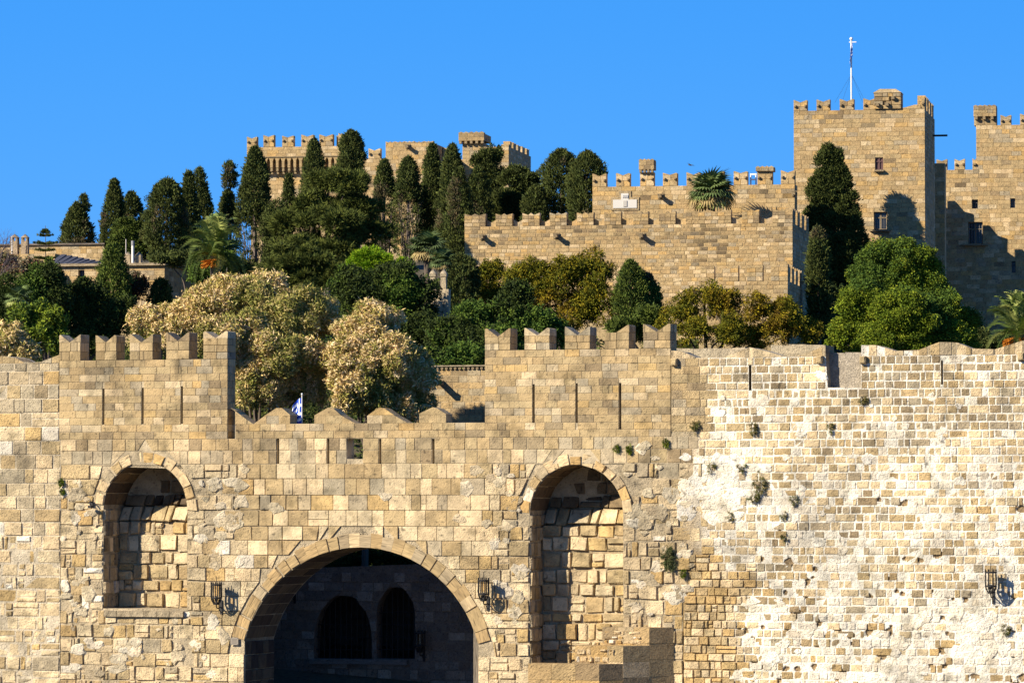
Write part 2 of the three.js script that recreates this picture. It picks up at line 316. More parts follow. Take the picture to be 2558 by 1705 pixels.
const midSlits = [[690.5, 696.5, 1095, 1158], [816, 822, 1095, 1158], [866, 906, 1095, 1146], [946, 952, 1095, 1158], [1079, 1085, 1095, 1158]];
const leftSlits = [[255, 260, 970, 1060], [353, 358, 968, 1059], [451, 456, 964, 1058]], rightSlits = [[1330, 1335.5, 959, 1056], [1438, 1443, 957, 1056], [1546, 1552, 956, 1072]];
const XL = X(150, 1200), XR = X(1704, 1200), yWalk = Y(1160, 900), yTurret = Y(1094, 902), yMid = Y(1057, 900);
const pxOf = (x, y) => project(GF.world(x, y, 0));

// plan of the round tower: it leaves the gate's plane gently
const TP = [[0, 0, 0]]; { let x = 0, z = 0; const N = 400, D = .06; for (let i = 0; i < N; i++) { const h = (5 * smooth(0, 30, i) - 12 * i / N) * Math.PI / 180; x += Math.cos(h) * D; z += Math.sin(h) * D; TP.push([x, z, h]); } }
const towerMap = (s, y, d) => {
  if (s <= 0) return [XR + s, y, d];
  const f = Math.min(s / .06, 399.99), i = Math.floor(f), t = f - i, a = TP[i], b = TP[i + 1], h = lerp(a[2], b[2], t);
  return [XR + lerp(a[0], b[0], t) - Math.sin(h) * d, y, lerp(a[1], b[1], t) + Math.cos(h) * d];
};
const gateSkin = (x, y, d) => towerMap(x - XR, y, d), jag = y => 1.15 * hash(Math.round(y * 1.7), 5) * smooth(4.2, 6.5, y) + .03;
const gate = GF.place(thing('gate_wall', 'sunlit limestone gate wall with wide segmental arch and two blind niches', 'wall'));
{ // bodies
  const low = poly(rectPts(XL, XR, -1, yWalk));
  low.holes.push(hole(arcPts(arch.cx, arch.cy, arch.R, arch.half, -.99)), hole(arcPts(nicheL.cx, nicheL.cy, nicheL.r, nicheL.r, nicheL.y0)), hole(arcPts(nicheR.cx, nicheR.cy, nicheR.r, nicheR.r, nicheR.y0)));
  slab(low, NICHE_D - .03, -.06, MORTAR, roughMat, gate);
  const back = poly(rectPts(XL, XR, -1, yWalk - .02)); back.holes.push(hole(arcPts(arch.cx, arch.cy, arch.R, arch.half, -.99)));
  slab(back, WALL_D - NICHE_D, -.035 - NICHE_D, MORTAR, roughMat, gate);
  const a = X(586, 1060), b = X(1212, 1060);
  const par = poly([[XL, yWalk + .002], [XR, yWalk + .002], [XR, yTurret], [b, yTurret], [b, yMid], [a, yMid], [a, yTurret], [XL, yTurret]]);
  midSlits.forEach(s => par.holes.push(hole(slitPts(...s))));
  slab(par, .8, -.025, MORTAR, gateMat, gate);
}
const gm = new Masonry(gate, gateMat), gr = new Masonry(gate, roughMat, 120);
const cutAll = (...fs) => (a, b) => fs.flatMap(f => f(a, b));
const gateZone = (x, y) => {
  const [px, py] = pxOf(x, y), n = fbm(x * .5 + 3, y * .5, 3);
  if (py < 1094) return { w: [.40, .85], gap: .014, bev: .012, uneven: .005, col: ashlarTone, keepUV: true };
  if (py < 1160) return { w: [.34, .75], gap: .016, bev: .015, uneven: .008, rough: .15, col: () => tone([['tan', 34], ['pale', 20], ['dark', 14], ['grey', 20], ['cream', 14]]), keepUV: true };
  const side = Math.max(smooth(640, 540, px), smooth(1190, 1260, px)), restored = px > 500 && px < 640 && py > 1360 ? .75 : 0;
  let r = clamp(.12 + side * .68 + (n - .5) * .6 - restored * .6, .03, 1);
  if (px < 330 && py > 1420) r = Math.max(r, .75);
  return { back: .2, w: r > .5 ? [.28, .95] : [.42, 1.05], gap: r > .5 ? .028 : .013, bev: .014 + .035 * r, uneven: .005 + .035 * r, yj: r > .45 ? .035 * r : 0, rough: r, split: r > .55 ? .42 : .05, miss: r > .6 ? .025 : 0, wide: r > .5, keepUV: true, col: px > 1215 || px < 540 ? (rnd() < .3 ? warmTone : oldTone) : (py < 1360 ? () => tone([['cream', 26], ['tan', 44], ['pale', 20], ['ochre', 4], ['grey', 7]]) : oldTone) };
};
const ringW = 37 / 60, ringN = 31 / 60;
const gateYs = [1057, 1075.5, 1094, 1124, 1158, 1195, 1236, 1274, 1314, 1350, 1387].map(p => Y(p, 902)).reverse();
{ let y = gateYs[0]; const low = []; while (y > 0) { y -= rr(.56, .65); low.unshift(y); } gateYs.unshift(...low); }
const openings = cutAll(archCut(arch.cx, arch.cy, arch.R + ringW, arch.spring, 0), rectCut(arch.cx - arch.half, arch.cx + arch.half, -2, arch.spring - .12),
  archCut(nicheL.cx, nicheL.cy, nicheL.r + ringN, nicheL.cy), rectCut(nicheL.cx - nicheL.r, nicheL.cx + nicheL.r, nicheL.y0, nicheL.cy), archCut(nicheR.cx, nicheR.cy, nicheR.r + ringN, nicheR.cy), rectCut(nicheR.cx - nicheR.r, nicheR.cx + nicheR.r, nicheR.y0, nicheR.cy), ...midSlits.map(s => slitCut(...s)));
const merge = f => (a, b) => { // overlapping cuts become one
  const l = f(a, b).sort((p, q) => p.lb - q.lb), o = []; for (const c of l) { const t = o[o.length - 1]; if (t && c.lb < t.rb + .05) { t.rb = Math.max(t.rb, c.rb); t.rt = Math.max(t.rt, c.rt); t.lb = Math.min(t.lb, c.lb); t.lt = Math.min(t.lt, c.lt); } else o.push({ ...c }); } return o;
};
const lowYs = gateYs.filter(y => y <= yTurret + .02), midYs = gateYs.filter(y => y >= yTurret - .02);
const pickM = { add: (s, p, n) => (s.rough > .5 ? gr : gm).add(s, p, n), root: gate };
coursed({ root: gate, add: (s, p) => { const [px, py] = pxOf(s.c[0], s.c[1]); (py > 1175 && (px < 620 || px > 1205 || py > 1400) ? gr : gm).add(s, p); } }, gateSkin, lowYs, (a) => [XL, XR + jag(a)], gateZone, merge(openings));
coursed(gm, flat, midYs, () => [X(588, 1060), X(1212, 1060)], gateZone, merge(cutAll(...midSlits.map(s => slitCut(...s)))));
// voussoir rings, soffits and jambs
function ring(M, c, R, th, a0, a1, n, col, rough, depth) {
  const m = (s, t, d) => [c.cx + t * Math.sin(s), c.cy + t * Math.cos(s), d];
  for (let k = 0; k < n; k++) {
    const s0 = lerp(a0, a1, (k + rr(-.12, .12) * (k > 0)) / n), s1 = lerp(a0, a1, (k + 1) / n), g = .004 / R, r = typeof rough === 'function' ? rough((s0 + s1) / 2) : rough;
    M.add(stone(m, { x00: s0 + g, x01: s0 + g, x10: s1 - g, x11: s1 - g, y0: R + .004, y1: R + th * rr(.86 - r * .2, 1.03) }, { w: (s1 - s0) * R, h: th, bev: .006 + r * .03, proud: .004 + rr(-1, 1) * (.004 + r * .03), rough: r, back: depth ?? .14, col: col(), keepUV: false }), null, 'voussoir');
  }
}
const plainM = new Masonry(gate, stoneMat(.03, 2.4), 90);
const aMax = Math.asin(arch.half / arch.R);
ring(plainM, arch, arch.R, ringW, -aMax, aMax, 30, () => tone([['tan', 50], ['pale', 18], ['grey', 18], ['ochre', 2]]), s => s < -.55 ? .9 : .08, .14);
ring(plainM, nicheL, nicheL.r, ringN, -1.5, 1.62, 13, oldTone, .9);
ring(plainM, nicheR, nicheR.r, ringN, -1.55, 1.55, 13, oldTone, 1);
function soffit(M, c, R, a0, a1, depth, n, m, col, r) {
  const mp = (s, t, d) => [c.cx + (R - d) * Math.sin(s), c.cy + (R - d) * Math.cos(s), -t];
  for (let k = 0; k < n; k++) { let t = .10; for (let i = 0; i < m; i++) { const e = i === m - 1 ? depth : .10 + (depth - .10) * (i + 1 + rr(-.25, .25)) / m, s0 = lerp(a0, a1, k / n), s1 = lerp(a0, a1, (k + 1) / n), g = .01 / R; const st = stone(mp, { x00: s0 + g, x01: s0 + g, x10: s1 - g, x11: s1 - g, y0: t + .01, y1: e - .01 }, { w: (s1 - s0) * R, h: e - t, bev: .02, proud: .012 + rr(0, .015), rough: r, back: .03, col: col() }); M.add(st); t = e; } }
}
const sootShade = () => vary(mixc(TONES.tan, [.075, .048, .03], rr(.6, .97)), .15);  // sooty stone, darkened further so that recess shade sits in the colour
soffit(plainM, nicheL, nicheL.r, -1.5, .9, NICHE_D, 9, 2, sootShade, .35); soffit(plainM, nicheR, nicheR.r, -1.5, .9, NICHE_D, 9, 2, sootShade, .35);
soffit(plainM, arch, arch.R, -aMax + .02, aMax - .02, WALL_D - .05, 26, 3, sootShade, .2);
const jamb = (xj, sgn) => (s, y, d) => [xj + sgn * d, y, -s];
for (const [n, y0] of [[nicheL, nicheL.y0], [nicheR, .2]]) coursed(gr, jamb(n.cx - n.r, 1), steps(y0, n.cy, .6, .12), () => [.04, NICHE_D], () => ({ w: [.35, .75], rough: .8, gap: .04, bev: .05, uneven: .04, base: .07, back: .12, col: () => mixc(oldTone(), sootShade(), rr(0, .6)) }));
for (const s of [1, -1]) coursed(gr, jamb(arch.cx - s * arch.half, s), steps(-.5, arch.spring, .6, .1), () => [.15, WALL_D - .05], () => ({ w: [.4, .9], rough: .5, gap: .02, bev: .03, uneven: .015, base: .06, back: .1, col: sootShade }));  // arch jambs take the same tone, with passage shade in the colour
// rubble filling the backs of the niches: deep at the upper left, bulging forward lower down and to the right
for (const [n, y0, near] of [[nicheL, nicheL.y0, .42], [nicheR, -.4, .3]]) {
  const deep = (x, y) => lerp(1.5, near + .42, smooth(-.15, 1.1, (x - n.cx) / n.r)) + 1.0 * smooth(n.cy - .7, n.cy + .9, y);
  { const g = new Geo(), dust = [.47, .36, .21], black = [.10, .07, .045]; for (let i = 0; i < 14; i++) for (let y = y0 - .2; y < n.top; y += .3) { const a = n.cx - n.r + i * n.r / 7, b = a + n.r / 7, P = (x, yy) => [x, yy, -deep(x, yy) - .1 - .32 * smooth(n.cy - .9, n.cy - .2, yy)]; g.quad(P(a, y), P(b, y), P(b, y + .3), P(a, y + .3), vary(y > n.cy - .25 ? black : dust, .15), [a, y], [b, y], [b, y + .3], [a, y + .3]); } part(gate, 'niche_packing', g.build(), roughMat); }  // packing above the springing: sooty black with niche shade put in the colour
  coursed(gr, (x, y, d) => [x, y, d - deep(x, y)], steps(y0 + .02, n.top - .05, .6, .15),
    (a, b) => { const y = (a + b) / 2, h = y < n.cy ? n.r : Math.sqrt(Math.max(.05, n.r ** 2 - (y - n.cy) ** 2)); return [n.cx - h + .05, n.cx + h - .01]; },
    () => ({ w: [.38, 1.0], rough: 1, yj: .04, gap: .03, bev: .06, uneven: .07, base: .02, back: .7, split: .25, miss: .02, col: (x, y) => y > n.cy + .1 ? mixc(sootShade(), TONES.tan, .3 * rnd()) : tone([['ochre', 18], ['cream', 26], ['tan', 30], ['pale', 14]]) }));
}
{ // sill of the left niche
  const x0 = nicheL.cx - nicheL.r + .1, n = 6; for (let i = 0; i < n; i++) gr.add(prism((x, y, d) => [d, y, -x], [[-.12, nicheL.y0 - .34], [-.12, nicheL.y0 - .1], [NICHE_D, nicheL.y0 + .08], [NICHE_D, nicheL.y0 - .34]].reverse(), x0 + i * .62 + .01, x0 + i * .62 + .61, vary(TONES.grey, .1)), null, 'sill_stone');
}
// gabled merlons along the low middle parapet (outline in photograph pixels)
const gables = [[[569, 1056], [632, 1056], [575, 1019], [569, 1018]], [[633, 1056], [724, 1056], [724, 1036], [704, 1019], [690, 1019], [662, 1037]], [[785, 1056], [887, 1056], [850, 1036], [832, 1020], [819, 1018], [785, 1037]], [[917, 1056], [1018, 1056], [983, 1036], [960, 1020], [946, 1018], [917, 1038]], [[1047, 1056], [1114, 1056], [1114, 1034], [1092, 1020], [1080, 1017], [1047, 1033]]];
gables.forEach((pts, i) => {
  const g = new THREE.Group(); g.name = 'merlon'; gate.add(g);
  const P = pts.map(p => GF.pt(...p)); if (i === 0) P[0][0] = P[3][0] = X(588, 1050) - .02, P[3][1] -= .12;
  P[0][1] = P[1][1] = yMid;
  const ySplit = Y(1037, 900), clip = (keepLow) => { const o = []; P.forEach((a, k) => { const b = P[(k + 1) % P.length], ina = keepLow ? a[1] <= ySplit : a[1] >= ySplit, inb = keepLow ? b[1] <= ySplit : b[1] >= ySplit; if (ina) o.push(a); if (ina !== inb) { const t = (ySplit - a[1]) / (b[1] - a[1]); o.push([lerp(a[0], b[0], t), ySplit]); } }); return o; };
  const L = clip(true), U = clip(false), xs = L.map(p => p[0]), x0 = Math.min(...xs), x1 = Math.max(...xs), n = i === 0 ? 2 : 3;
  const cutX = (A, c, left) => { const o = []; A.forEach((a, k) => { const b = A[(k + 1) % A.length], ina = left ? a[0] <= c : a[0] >= c, inb = left ? b[0] <= c : b[0] >= c; if (ina) o.push(a); if (ina !== inb) { const t = (c - a[0]) / (b[0] - a[0]); o.push([c, lerp(a[1], b[1], t)]); } }); return o; };
  let restp = L; for (let k = 1; k < n; k++) { const c = lerp(x0, x1, k / n + rr(-.06, .06)), l = cutX(restp, c - .004, true); restp = cutX(restp, c + .004, false); if (l.length > 2) gm.add(prism(flat, l, -.78, rr(-.004, .004), ashlarTone()), g, 'stone'); }
  if (restp.length > 2) gm.add(prism(flat, restp, -.78, rr(-.004, .004), ashlarTone()), g, 'stone');
  const up = U.map(p => [p[0], p[1] + .006]); if (up.length > 2) gm.add(prism(flat, up, -.8, .004, ashlarTone()), g, 'cap_stone');
});
// old mortar and fallen-render patches over the rubble flanks
{ const blocked = (x, y, R) => [nicheL, nicheR].some(n => Math.abs(x - n.cx) < n.r + R && y > n.y0 - R && y < n.top + R) || Math.hypot(x - arch.cx, y - arch.cy) < arch.R + ringW + R || (Math.abs(x - arch.cx) < arch.half + R && y < arch.spring);
  for (const [a, b, c, d, n] of [[155, 255, 1160, 1690, 40], [470, 600, 1165, 1440, 26], [255, 600, 1530, 1700, 26], [1230, 1320, 1170, 1560, 26], [1560, 1735, 1110, 1560, 44], [600, 1230, 1165, 1330, 8]]) for (let i = 0; i < n; i++) { const [x, y] = GF.pt(rr(a, b), rr(c, d)), R = rr(.12, .42); if (!blocked(x, y, R)) smear(gr, gateSkin, x, y, R, vary(pick([[.66, .55, .37], [.60, .49, .31], [.72, .62, .45], [.52, .41, .25]]), .07), rr(.015, .045)); } }
gm.done(); gr.done(); plainM.done();

// ---------- the two gate turrets ----------
function turret(label, x0, x1, baseY, topPts, slits, merlons, courseTop, extra) {
  const root = GF.place(thing('gate_turret', label, 'turret', 'turrets over the gate'));
  const body = poly([[x0 + .03, baseY + .003], [x1 - .03, baseY + .003], ...topPts]); slits.forEach(s => body.holes.push(hole(slitPts(...s))));
  slab(body, .86, -.02, MORTAR, gateMat, root);
  const M = new Masonry(root, gateMat), top = Y(courseTop, 900), ys = steps(baseY, top, .303);
  coursed(M, flat, ys, () => [x0, x1], () => ({ w: [.36, .92], gap: .013, bev: .012, uneven: .005, col: ashlarTone, keepUV: true, back: .2 }), merge(cutAll(...slits.map(s => slitCut(...s)))));
  // returns on the shaded side
  coursed(M, (s, y, d) => [x1 - .02 + d, y, -s], ys, () => [.02, .86], () => ({ w: [.5, .9], gap: .013, bev: .01, uneven: .004, base: .02, back: .03, col: ashlarTone }));
  for (const [a, b, yb, yt, o] of merlons) merlon(M, flat, X(a, yb), X(b, yb), top + .003, Y(yt, a), { thick: .9, kind: 'swallow', course: .32, sw: .55, notch: .36, col: ashlarTone, ...o });
  extra?.(M, root); M.done(); return root;
}
{
  const tl = Y(892, 340), tr = Y(879, 1440);
  turret('gate turret with five swallowtail merlons above the smaller blind niche', X(147, 1000), X(568, 1000), yTurret, [[X(568, 900) - .03, Y(892, 900) - .003], [X(147, 900) + .03, Y(892, 900) - .003]], leftSlits,
    [[147, 200, 894, 835], [238, 290, 894, 835, {}], [323, 381, 892, 832], [414, 472, 891, 831], [507, 568, 890, 828]], 892);
  turret('gate turret with five swallowtail merlons beside the pitted round tower', X(1211, 1000), X(1676, 1000), yTurret, [[X(1676, 900) - .03, Y(879, 900) - .003], [X(1211, 900) + .03, Y(879, 900) - .003]], rightSlits,
    [[1211, 1275, 881, 819], [1310, 1373, 881, 819], [1411, 1474, 880, 815], [1510, 1572, 879, 812, { brokenLeft: true }], [1607, 1675, 877, 810]], 879);
}
// ---------- plain old curtain wall to the left ----------
{
  const root = GF.place(thing('curtain_wall', 'old curtain wall of large worn blocks with a wavy top, left of the gate', 'wall'));
  const top = [[-60, 900], [0, 889], [18, 888], [36, 893], [53, 903], [75, 908], [95, 906], [120, 896], [146, 886]].map(p => GF.pt(...p)), x0 = X(-60, 900), x1 = X(147, 900);
  const topAt = x => { let k = 0; while (k < top.length - 2 && x > top[k + 1][0]) k++; return lerp(top[k][1], top[k + 1][1], clamp((x - top[k][0]) / (top[k + 1][0] - top[k][0]), 0, 1)); };
  slab(poly([[x0, -1], [XL - .002, -1], [XL - .002, yTurret], [x1, yTurret], ...[...top].reverse().map(p => [Math.min(p[0], x1), p[1] - .03])]), 1.6, -.03, PALE_MORTAR, roughMat, root);
  const M = new Masonry(root, roughMat); const ys = [907, 927, 961, 996, 1031, 1066, 1101, 1136, 1171, 1207].map(p => Y(p, 75)).reverse(); { let y = ys[0]; while (y > 0) { y -= rr(.53, .63); ys.unshift(y); } }
  coursed(M, flat, ys, (a, b) => [x0, a > yTurret - .05 ? x1 : XL], (x, y) => { const [px, py] = pxOf(x, y), r = clamp(.25 + smooth(1150, 1500, py) * .55 + (fbm(x, y, 2) - .5) * .5, .1, 1); return { w: [.4, 1.0], rough: r, gap: .02 + r * .02, bev: .02 + .03 * r, uneven: .012 + .03 * r, split: r > .6 ? .3 : .03, miss: r > .6 ? .02 : 0, wide: true, keepUV: true, col: () => py < 1075 ? tone([['tan', 24], ['grey', 34], ['pale', 22], ['dark', 10], ['ochre', 6]]) : oldTone() }; });
  // wavy coping: upright stones cut to the curve
  for (let x = x0; x < x1 - .1;) { const e = Math.min(x1, x + rr(.35, .6)), b = ys[ys.length - 1] + .004; M.add(prism(flat, [[x + .006, b], [e - .006, b], [e - .006, Math.max(b + .02, topAt(e))], [x + .006, Math.max(b + .02, topAt(x))]], -1.2, rr(-.02, .02), tone([['grey', 30], ['tan', 30], ['pale', 20]])), null, 'coping_stone'); x = e; }
  M.done();
}
// ---------- pitted round tower at the right ----------
const towerPx = (s, y, d = 0) => { const p = towerMap(s, y, d); return project(GF.world(...p)); };
const towerS = (px, py, d = 0) => { let a = -6, b = 23, y = 12; for (let i = 0; i < 40; i++) { const m = (a + b) / 2, q = towerPx(m, y, d); y += (q[1] - py) / 60; if (q[0] < px) a = m; else b = m; } return [(a + b) / 2, y]; };
const towerRoot = GF.place(thing('round_tower', 'broad pitted tower of small stones in white lime mortar, right of the gate', 'tower'));
const lime = (s, y, px, py) => {
  const n = fbm(s * .45 + 7, y * .6 + 2, 4), och = ochre(px, py);
  let l = .26 + .9 * (n - .5);
  l += .55 * Math.exp(-(((px - 1780) / 90) ** 2) - ((py - 1215) / 90) ** 2) + .42 * smooth(1430, 1620, py) * smooth(1820, 1960, px) + .16 * smooth(1250, 1450, py) * smooth(1850, 1950, px);
  l -= .25 * smooth(1080, 960, py);
  return clamp(l - och * .9, 0, 1);
};
const ochre = (px, py) => smooth(1340, 1440, py + 40 * Math.sin(px * .03)) * smooth(1905, 1800, px + 30 * Math.sin(py * .021));
const tTop = [[1677, 875], [1702, 877], [1737, 892], [1809, 893], [1840, 880], [1872, 867], [1905, 874], [1952, 888], [2000, 886], [2030, 876], [2063, 862], [2063.5, 967], [2151.5, 967], [2152, 861], [2192, 862], [2237, 876], [2296, 874], [2325, 862], [2348, 854], [2390, 855], [2428, 870], [2487, 872], [2557, 850], [2640, 856]].map(p => towerS(...p));
const tTopAt = s => { let k = 0; while (k < tTop.length - 2 && s > tTop[k + 1][0]) k++; return lerp(tTop[k][1], tTop[k + 1][1], clamp((s - tTop[k][0]) / Math.max(.001, tTop[k + 1][0] - tTop[k][0]), 0, 1)); };
const tS0 = tTop[0][0], tS1 = tTop[tTop.length - 1][0], tSlits = [[1871, 1877, 912, 975], [2351, 2356, 900, 960]].map(([a, b, c, d]) => { const p = towerS(a, c), q = towerS(b, d); return [p[0], q[0], q[1], p[1]]; });
const yCap = towerS(1770, 894)[1];
// eroded cavities where the facing has fallen out
const pits = []; for (let i = 0; i < 420 && pits.length < 85; i++) { const px = rr(1780, 2600), py = rr(1240, 1760), w = smooth(1300, 1480, py) * smooth(1800, 1950, px) + .12; if (rnd() < w * (.35 + .9 * fbm(px * .008, py * .008, 2)) && ochre(px, py) < .4) { const [s, y] = towerS(px, py); pits.push([s, y, rr(.07, .19)]); } }
const inPit = (s, y, k = 1) => pits.find(p => ((s - p[0]) / 1.15) ** 2 + (y - p[1]) ** 2 < (p[2] * k) ** 2);
{
  // body: white lime mortar, columns that leave the arrow slits open
  const g = new Geo(), brk = new Set(); for (let s = tS0; s < tS1; s += .12) brk.add(s); tTop.forEach(p => brk.add(p[0])); tSlits.forEach(p => { brk.add(p[0]); brk.add(p[1]); });
  const S = [...brk].sort((a, b) => a - b).filter((s, i, l) => !i || s - l[i - 1] > .004), TH = 1.2;
  const nearPit = (s, y) => pits.some(p => Math.abs(s - p[0]) < p[2] * 1.6 + .1 && Math.abs(y - p[1]) < p[2] * 1.6 + .1);
  const bowl = (s, y) => { let d = 0; for (const p of pits) { const q = Math.hypot((s - p[0]) / 1.15, y - p[1]) / p[2] + (noise2(s * 9, y * 9) - .5) * .8; if (q < 1.1) d = Math.max(d, .085 * smooth(1.1, .3, q)); } return d; };
  const cell = (a, b, y0, y1, y0b = y0, y1b = y1, fine = false) => {
    if (!fine && y0 === y0b && y1 === y1b && nearPit((a + b) / 2, (y0 + y1) / 2)) { for (let i = 0; i < 3; i++) for (let j = 0; j < 3; j++) cell(lerp(a, b, i / 3), lerp(a, b, (i + 1) / 3), lerp(y0, y1, j / 3), lerp(y0, y1, (j + 1) / 3), undefined, undefined, true); return; }
    const [px, py] = towerPx((a + b) / 2, (y0 + y1) / 2), o = ochre(px, py), upper = px < 1765 && py < 1095, pit = fine && bowl((a + b) / 2, (y0 + y1) / 2) >.02, dep = upper ? -.02 : lerp(-.012, -.07, o);
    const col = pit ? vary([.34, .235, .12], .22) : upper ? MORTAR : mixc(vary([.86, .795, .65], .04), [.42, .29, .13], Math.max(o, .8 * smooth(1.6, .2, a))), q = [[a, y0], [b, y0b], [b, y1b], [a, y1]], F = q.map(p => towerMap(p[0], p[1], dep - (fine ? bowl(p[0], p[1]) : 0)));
    g.quad(...F, col, ...q);
  };
  for (let i = 0; i + 1 < S.length; i++) {
    const a = S[i], b = S[i + 1], m = (a + b) / 2, ta = tTopAt(a + .001) - .012, tb = tTopAt(b - .001) - .012, base = m < 0 ? yTurret + .004 : -1, slit = tSlits.find(q => m > q[0] && m < q[1]);
    let y = base; const top = Math.min(ta, tb), stopsY = []; while (y < top - .12) { stopsY.push(y); y += y < 2 ? .3 : .12; } stopsY.push(y, top);
    for (let k = 0; k + 1 < stopsY.length; k++) { let y0 = stopsY[k], y1 = stopsY[k + 1]; if (slit) { if (y0 >= slit[2] && y1 <= slit[3]) continue; if (y0 < slit[2] && y1 > slit[2]) y1 = slit[2]; else if (y0 < slit[3] && y1 > slit[3]) y0 = slit[3]; } cell(a, b, y0, y1); }
    if (Math.abs(ta - tb) > .001) cell(a, b, top, ta, top, tb);
    const P = (s, yy, d) => towerMap(s, yy, d), u = [[a, 0], [b, 0], [b, 1], [a, 1]];
    g.quad(P(a, ta, -.03), P(b, tb, -.03), P(b, tb, -TH), P(a, ta, -TH), [.5, .43, .3], ...u);
    if (slit) { g.quad(P(a, slit[2], 0), P(a, slit[3], 0), P(a, slit[3], -TH), P(a, slit[2], -TH), MORTAR, ...u); g.quad(P(b, slit[2], 0), P(b, slit[3], 0), P(b, slit[3], -TH), P(b, slit[2], -TH), MORTAR, ...u); g.quad(P(a, base, -TH), P(b, base, -TH), P(b, slit[2], -TH), P(a, slit[2], -TH), MORTAR, ...u); g.quad(P(a, slit[3], -TH), P(b, slit[3], -TH), P(b, tb, -TH), P(a, ta, -TH), MORTAR, ...u); }
    else g.quad(P(a, base, -TH), P(b, base, -TH), P(b, tb, -TH), P(a, ta, -TH), MORTAR, ...u);
  }
  part(towerRoot, 'mortar_core', g.build(), roughMat);
  const M = new Masonry(towerRoot, roughMat, 300), ys = steps(-.6, yCap, .335, .05);
  const cren = rectCut(tTop[11][0], tTop[12][0], tTop[11][1], 99);
  coursed(M, towerMap, ys, (a, b) => [a > yTurret - .1 ? tS0 : jag(a + .17) + .02, tS1], (s, y) => {
    const [px, py] = towerPx(s, y), l = lime(s, y, px, py), o = ochre(px, py), upper = px < 1758 + 14 * Math.sin(y * 9) && py < 1090;
    if (upper) return { w: [.38, .85], gap: .013, bev: .012, uneven: .006, col: ashlarTone, back: .1 };
    const cl = fbm(s * .7 + 20, y * .8 + 5, 3), r = clamp(.3 + l * .5 + o * .3, .2, 1), covered = rnd() < l * 1.05 - .12;
    const greyTop = smooth(1130, 980, py);
    return {
      w: [.2, .58], yj: .012, gap: o > .5 ? .025 : .036 + .018 * rnd(), bev: .02 + .02 * r, sink: o > .5 ? undefined : .012, rough: r * (o > .5 ? .8 : .55), uneven: .008 + .012 * r + o * .02, base: o > .5 ? .01 : .006, miss: inPit(s - .12, y, 1.25) ? .92 : .004, split: o * .12, wide: true, keepUV: true,
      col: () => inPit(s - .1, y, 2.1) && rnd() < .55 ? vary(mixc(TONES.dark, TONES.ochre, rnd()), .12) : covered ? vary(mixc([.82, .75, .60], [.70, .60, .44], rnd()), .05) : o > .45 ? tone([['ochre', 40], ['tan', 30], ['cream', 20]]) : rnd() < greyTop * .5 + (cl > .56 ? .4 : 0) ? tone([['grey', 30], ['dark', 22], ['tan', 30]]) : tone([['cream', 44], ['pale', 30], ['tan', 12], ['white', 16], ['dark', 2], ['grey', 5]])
    };
  }, merge(cutAll(cren, ...tSlits.map(p => rectCut(...p)))));
  for (let s = tS0; s < tS1 - .05;) {                                 // coping stones cut to the wavy top
    let e = Math.min(tS1, s + rr(.3, .55)); for (const p of tTop) if (p[0] > s + .02 && p[0] < e - .005) e = p[0];
    const a = tTopAt(s + .003), b = tTopAt(e - .003); if (Math.min(a, b) > yCap - .02 && Math.max(a, b) > yCap + .04) M.add(prism(towerMap, [[s + .006, yCap + .006], [e - .006, yCap + .006], [e - .006, Math.max(b, yCap + .03)], [s + .006, Math.max(a, yCap + .03)]], -.4, rr(-.015, .02), tone([['tan', 30], ['grey', 24], ['pale', 30], ['cream', 12]])), null, 'coping_stone');
    s = e;
  }
  // shaded cheek of the broken crenel, and its stub of a bracket
  const sc = tTop[10][0]; coursed(M, (q, y, d) => { const p = towerMap(sc + d, y, -q); return p; }, steps(tTop[11][1], tTop[10][1], .34), () => [.02, 1.19], () => ({ w: [.5, .8], gap: .014, bev: .015, base: .012, back: .02, col: () => tone([['grey', 30], ['dark', 20], ['tan', 20]]) }));
    for (const [a, b, c, d, n, k] of [[1712, 1850, 1120, 1300, 46, 1], [1860, 2000, 1440, 1700, 30, 1], [1950, 2558, 1530, 1710, 70, 1.2], [1760, 2558, 900, 1500, 40, .7]]) for (let i = 0; i < n; i++) { const px = rr(a, b), py = rr(c, d), [s, y] = towerS(px, py), R = rr(.14, .5) * k; if (!pits.some(p => Math.hypot(s - p[0], y - p[1]) < R + p[2] * 1.4) && !tSlits.some(q => s > q[0] - R && s < q[1] + R && y > q[2] - R)) smear(M, towerMap, s, y, R, vary(pick([[.84, .765, .61], [.80, .71, .54], [.87, .80, .66]]), .04), rr(.012, .03)); }
  for (const [px, py] of [[2050, 898], [2158, 899], [2553, 890], [1686, 904]]) { const [s, y] = towerS(px, py); M.add(stone(towerMap, { x00: s - .13, x01: s - .13, x10: s + .13, x11: s + .13, y0: y - .16, y1: y + .16 }, { bev: .05, proud: .22, rough: .4, back: .1, col: vary(TONES.tan) }), null, 'corbel'); }
  M.done();
}
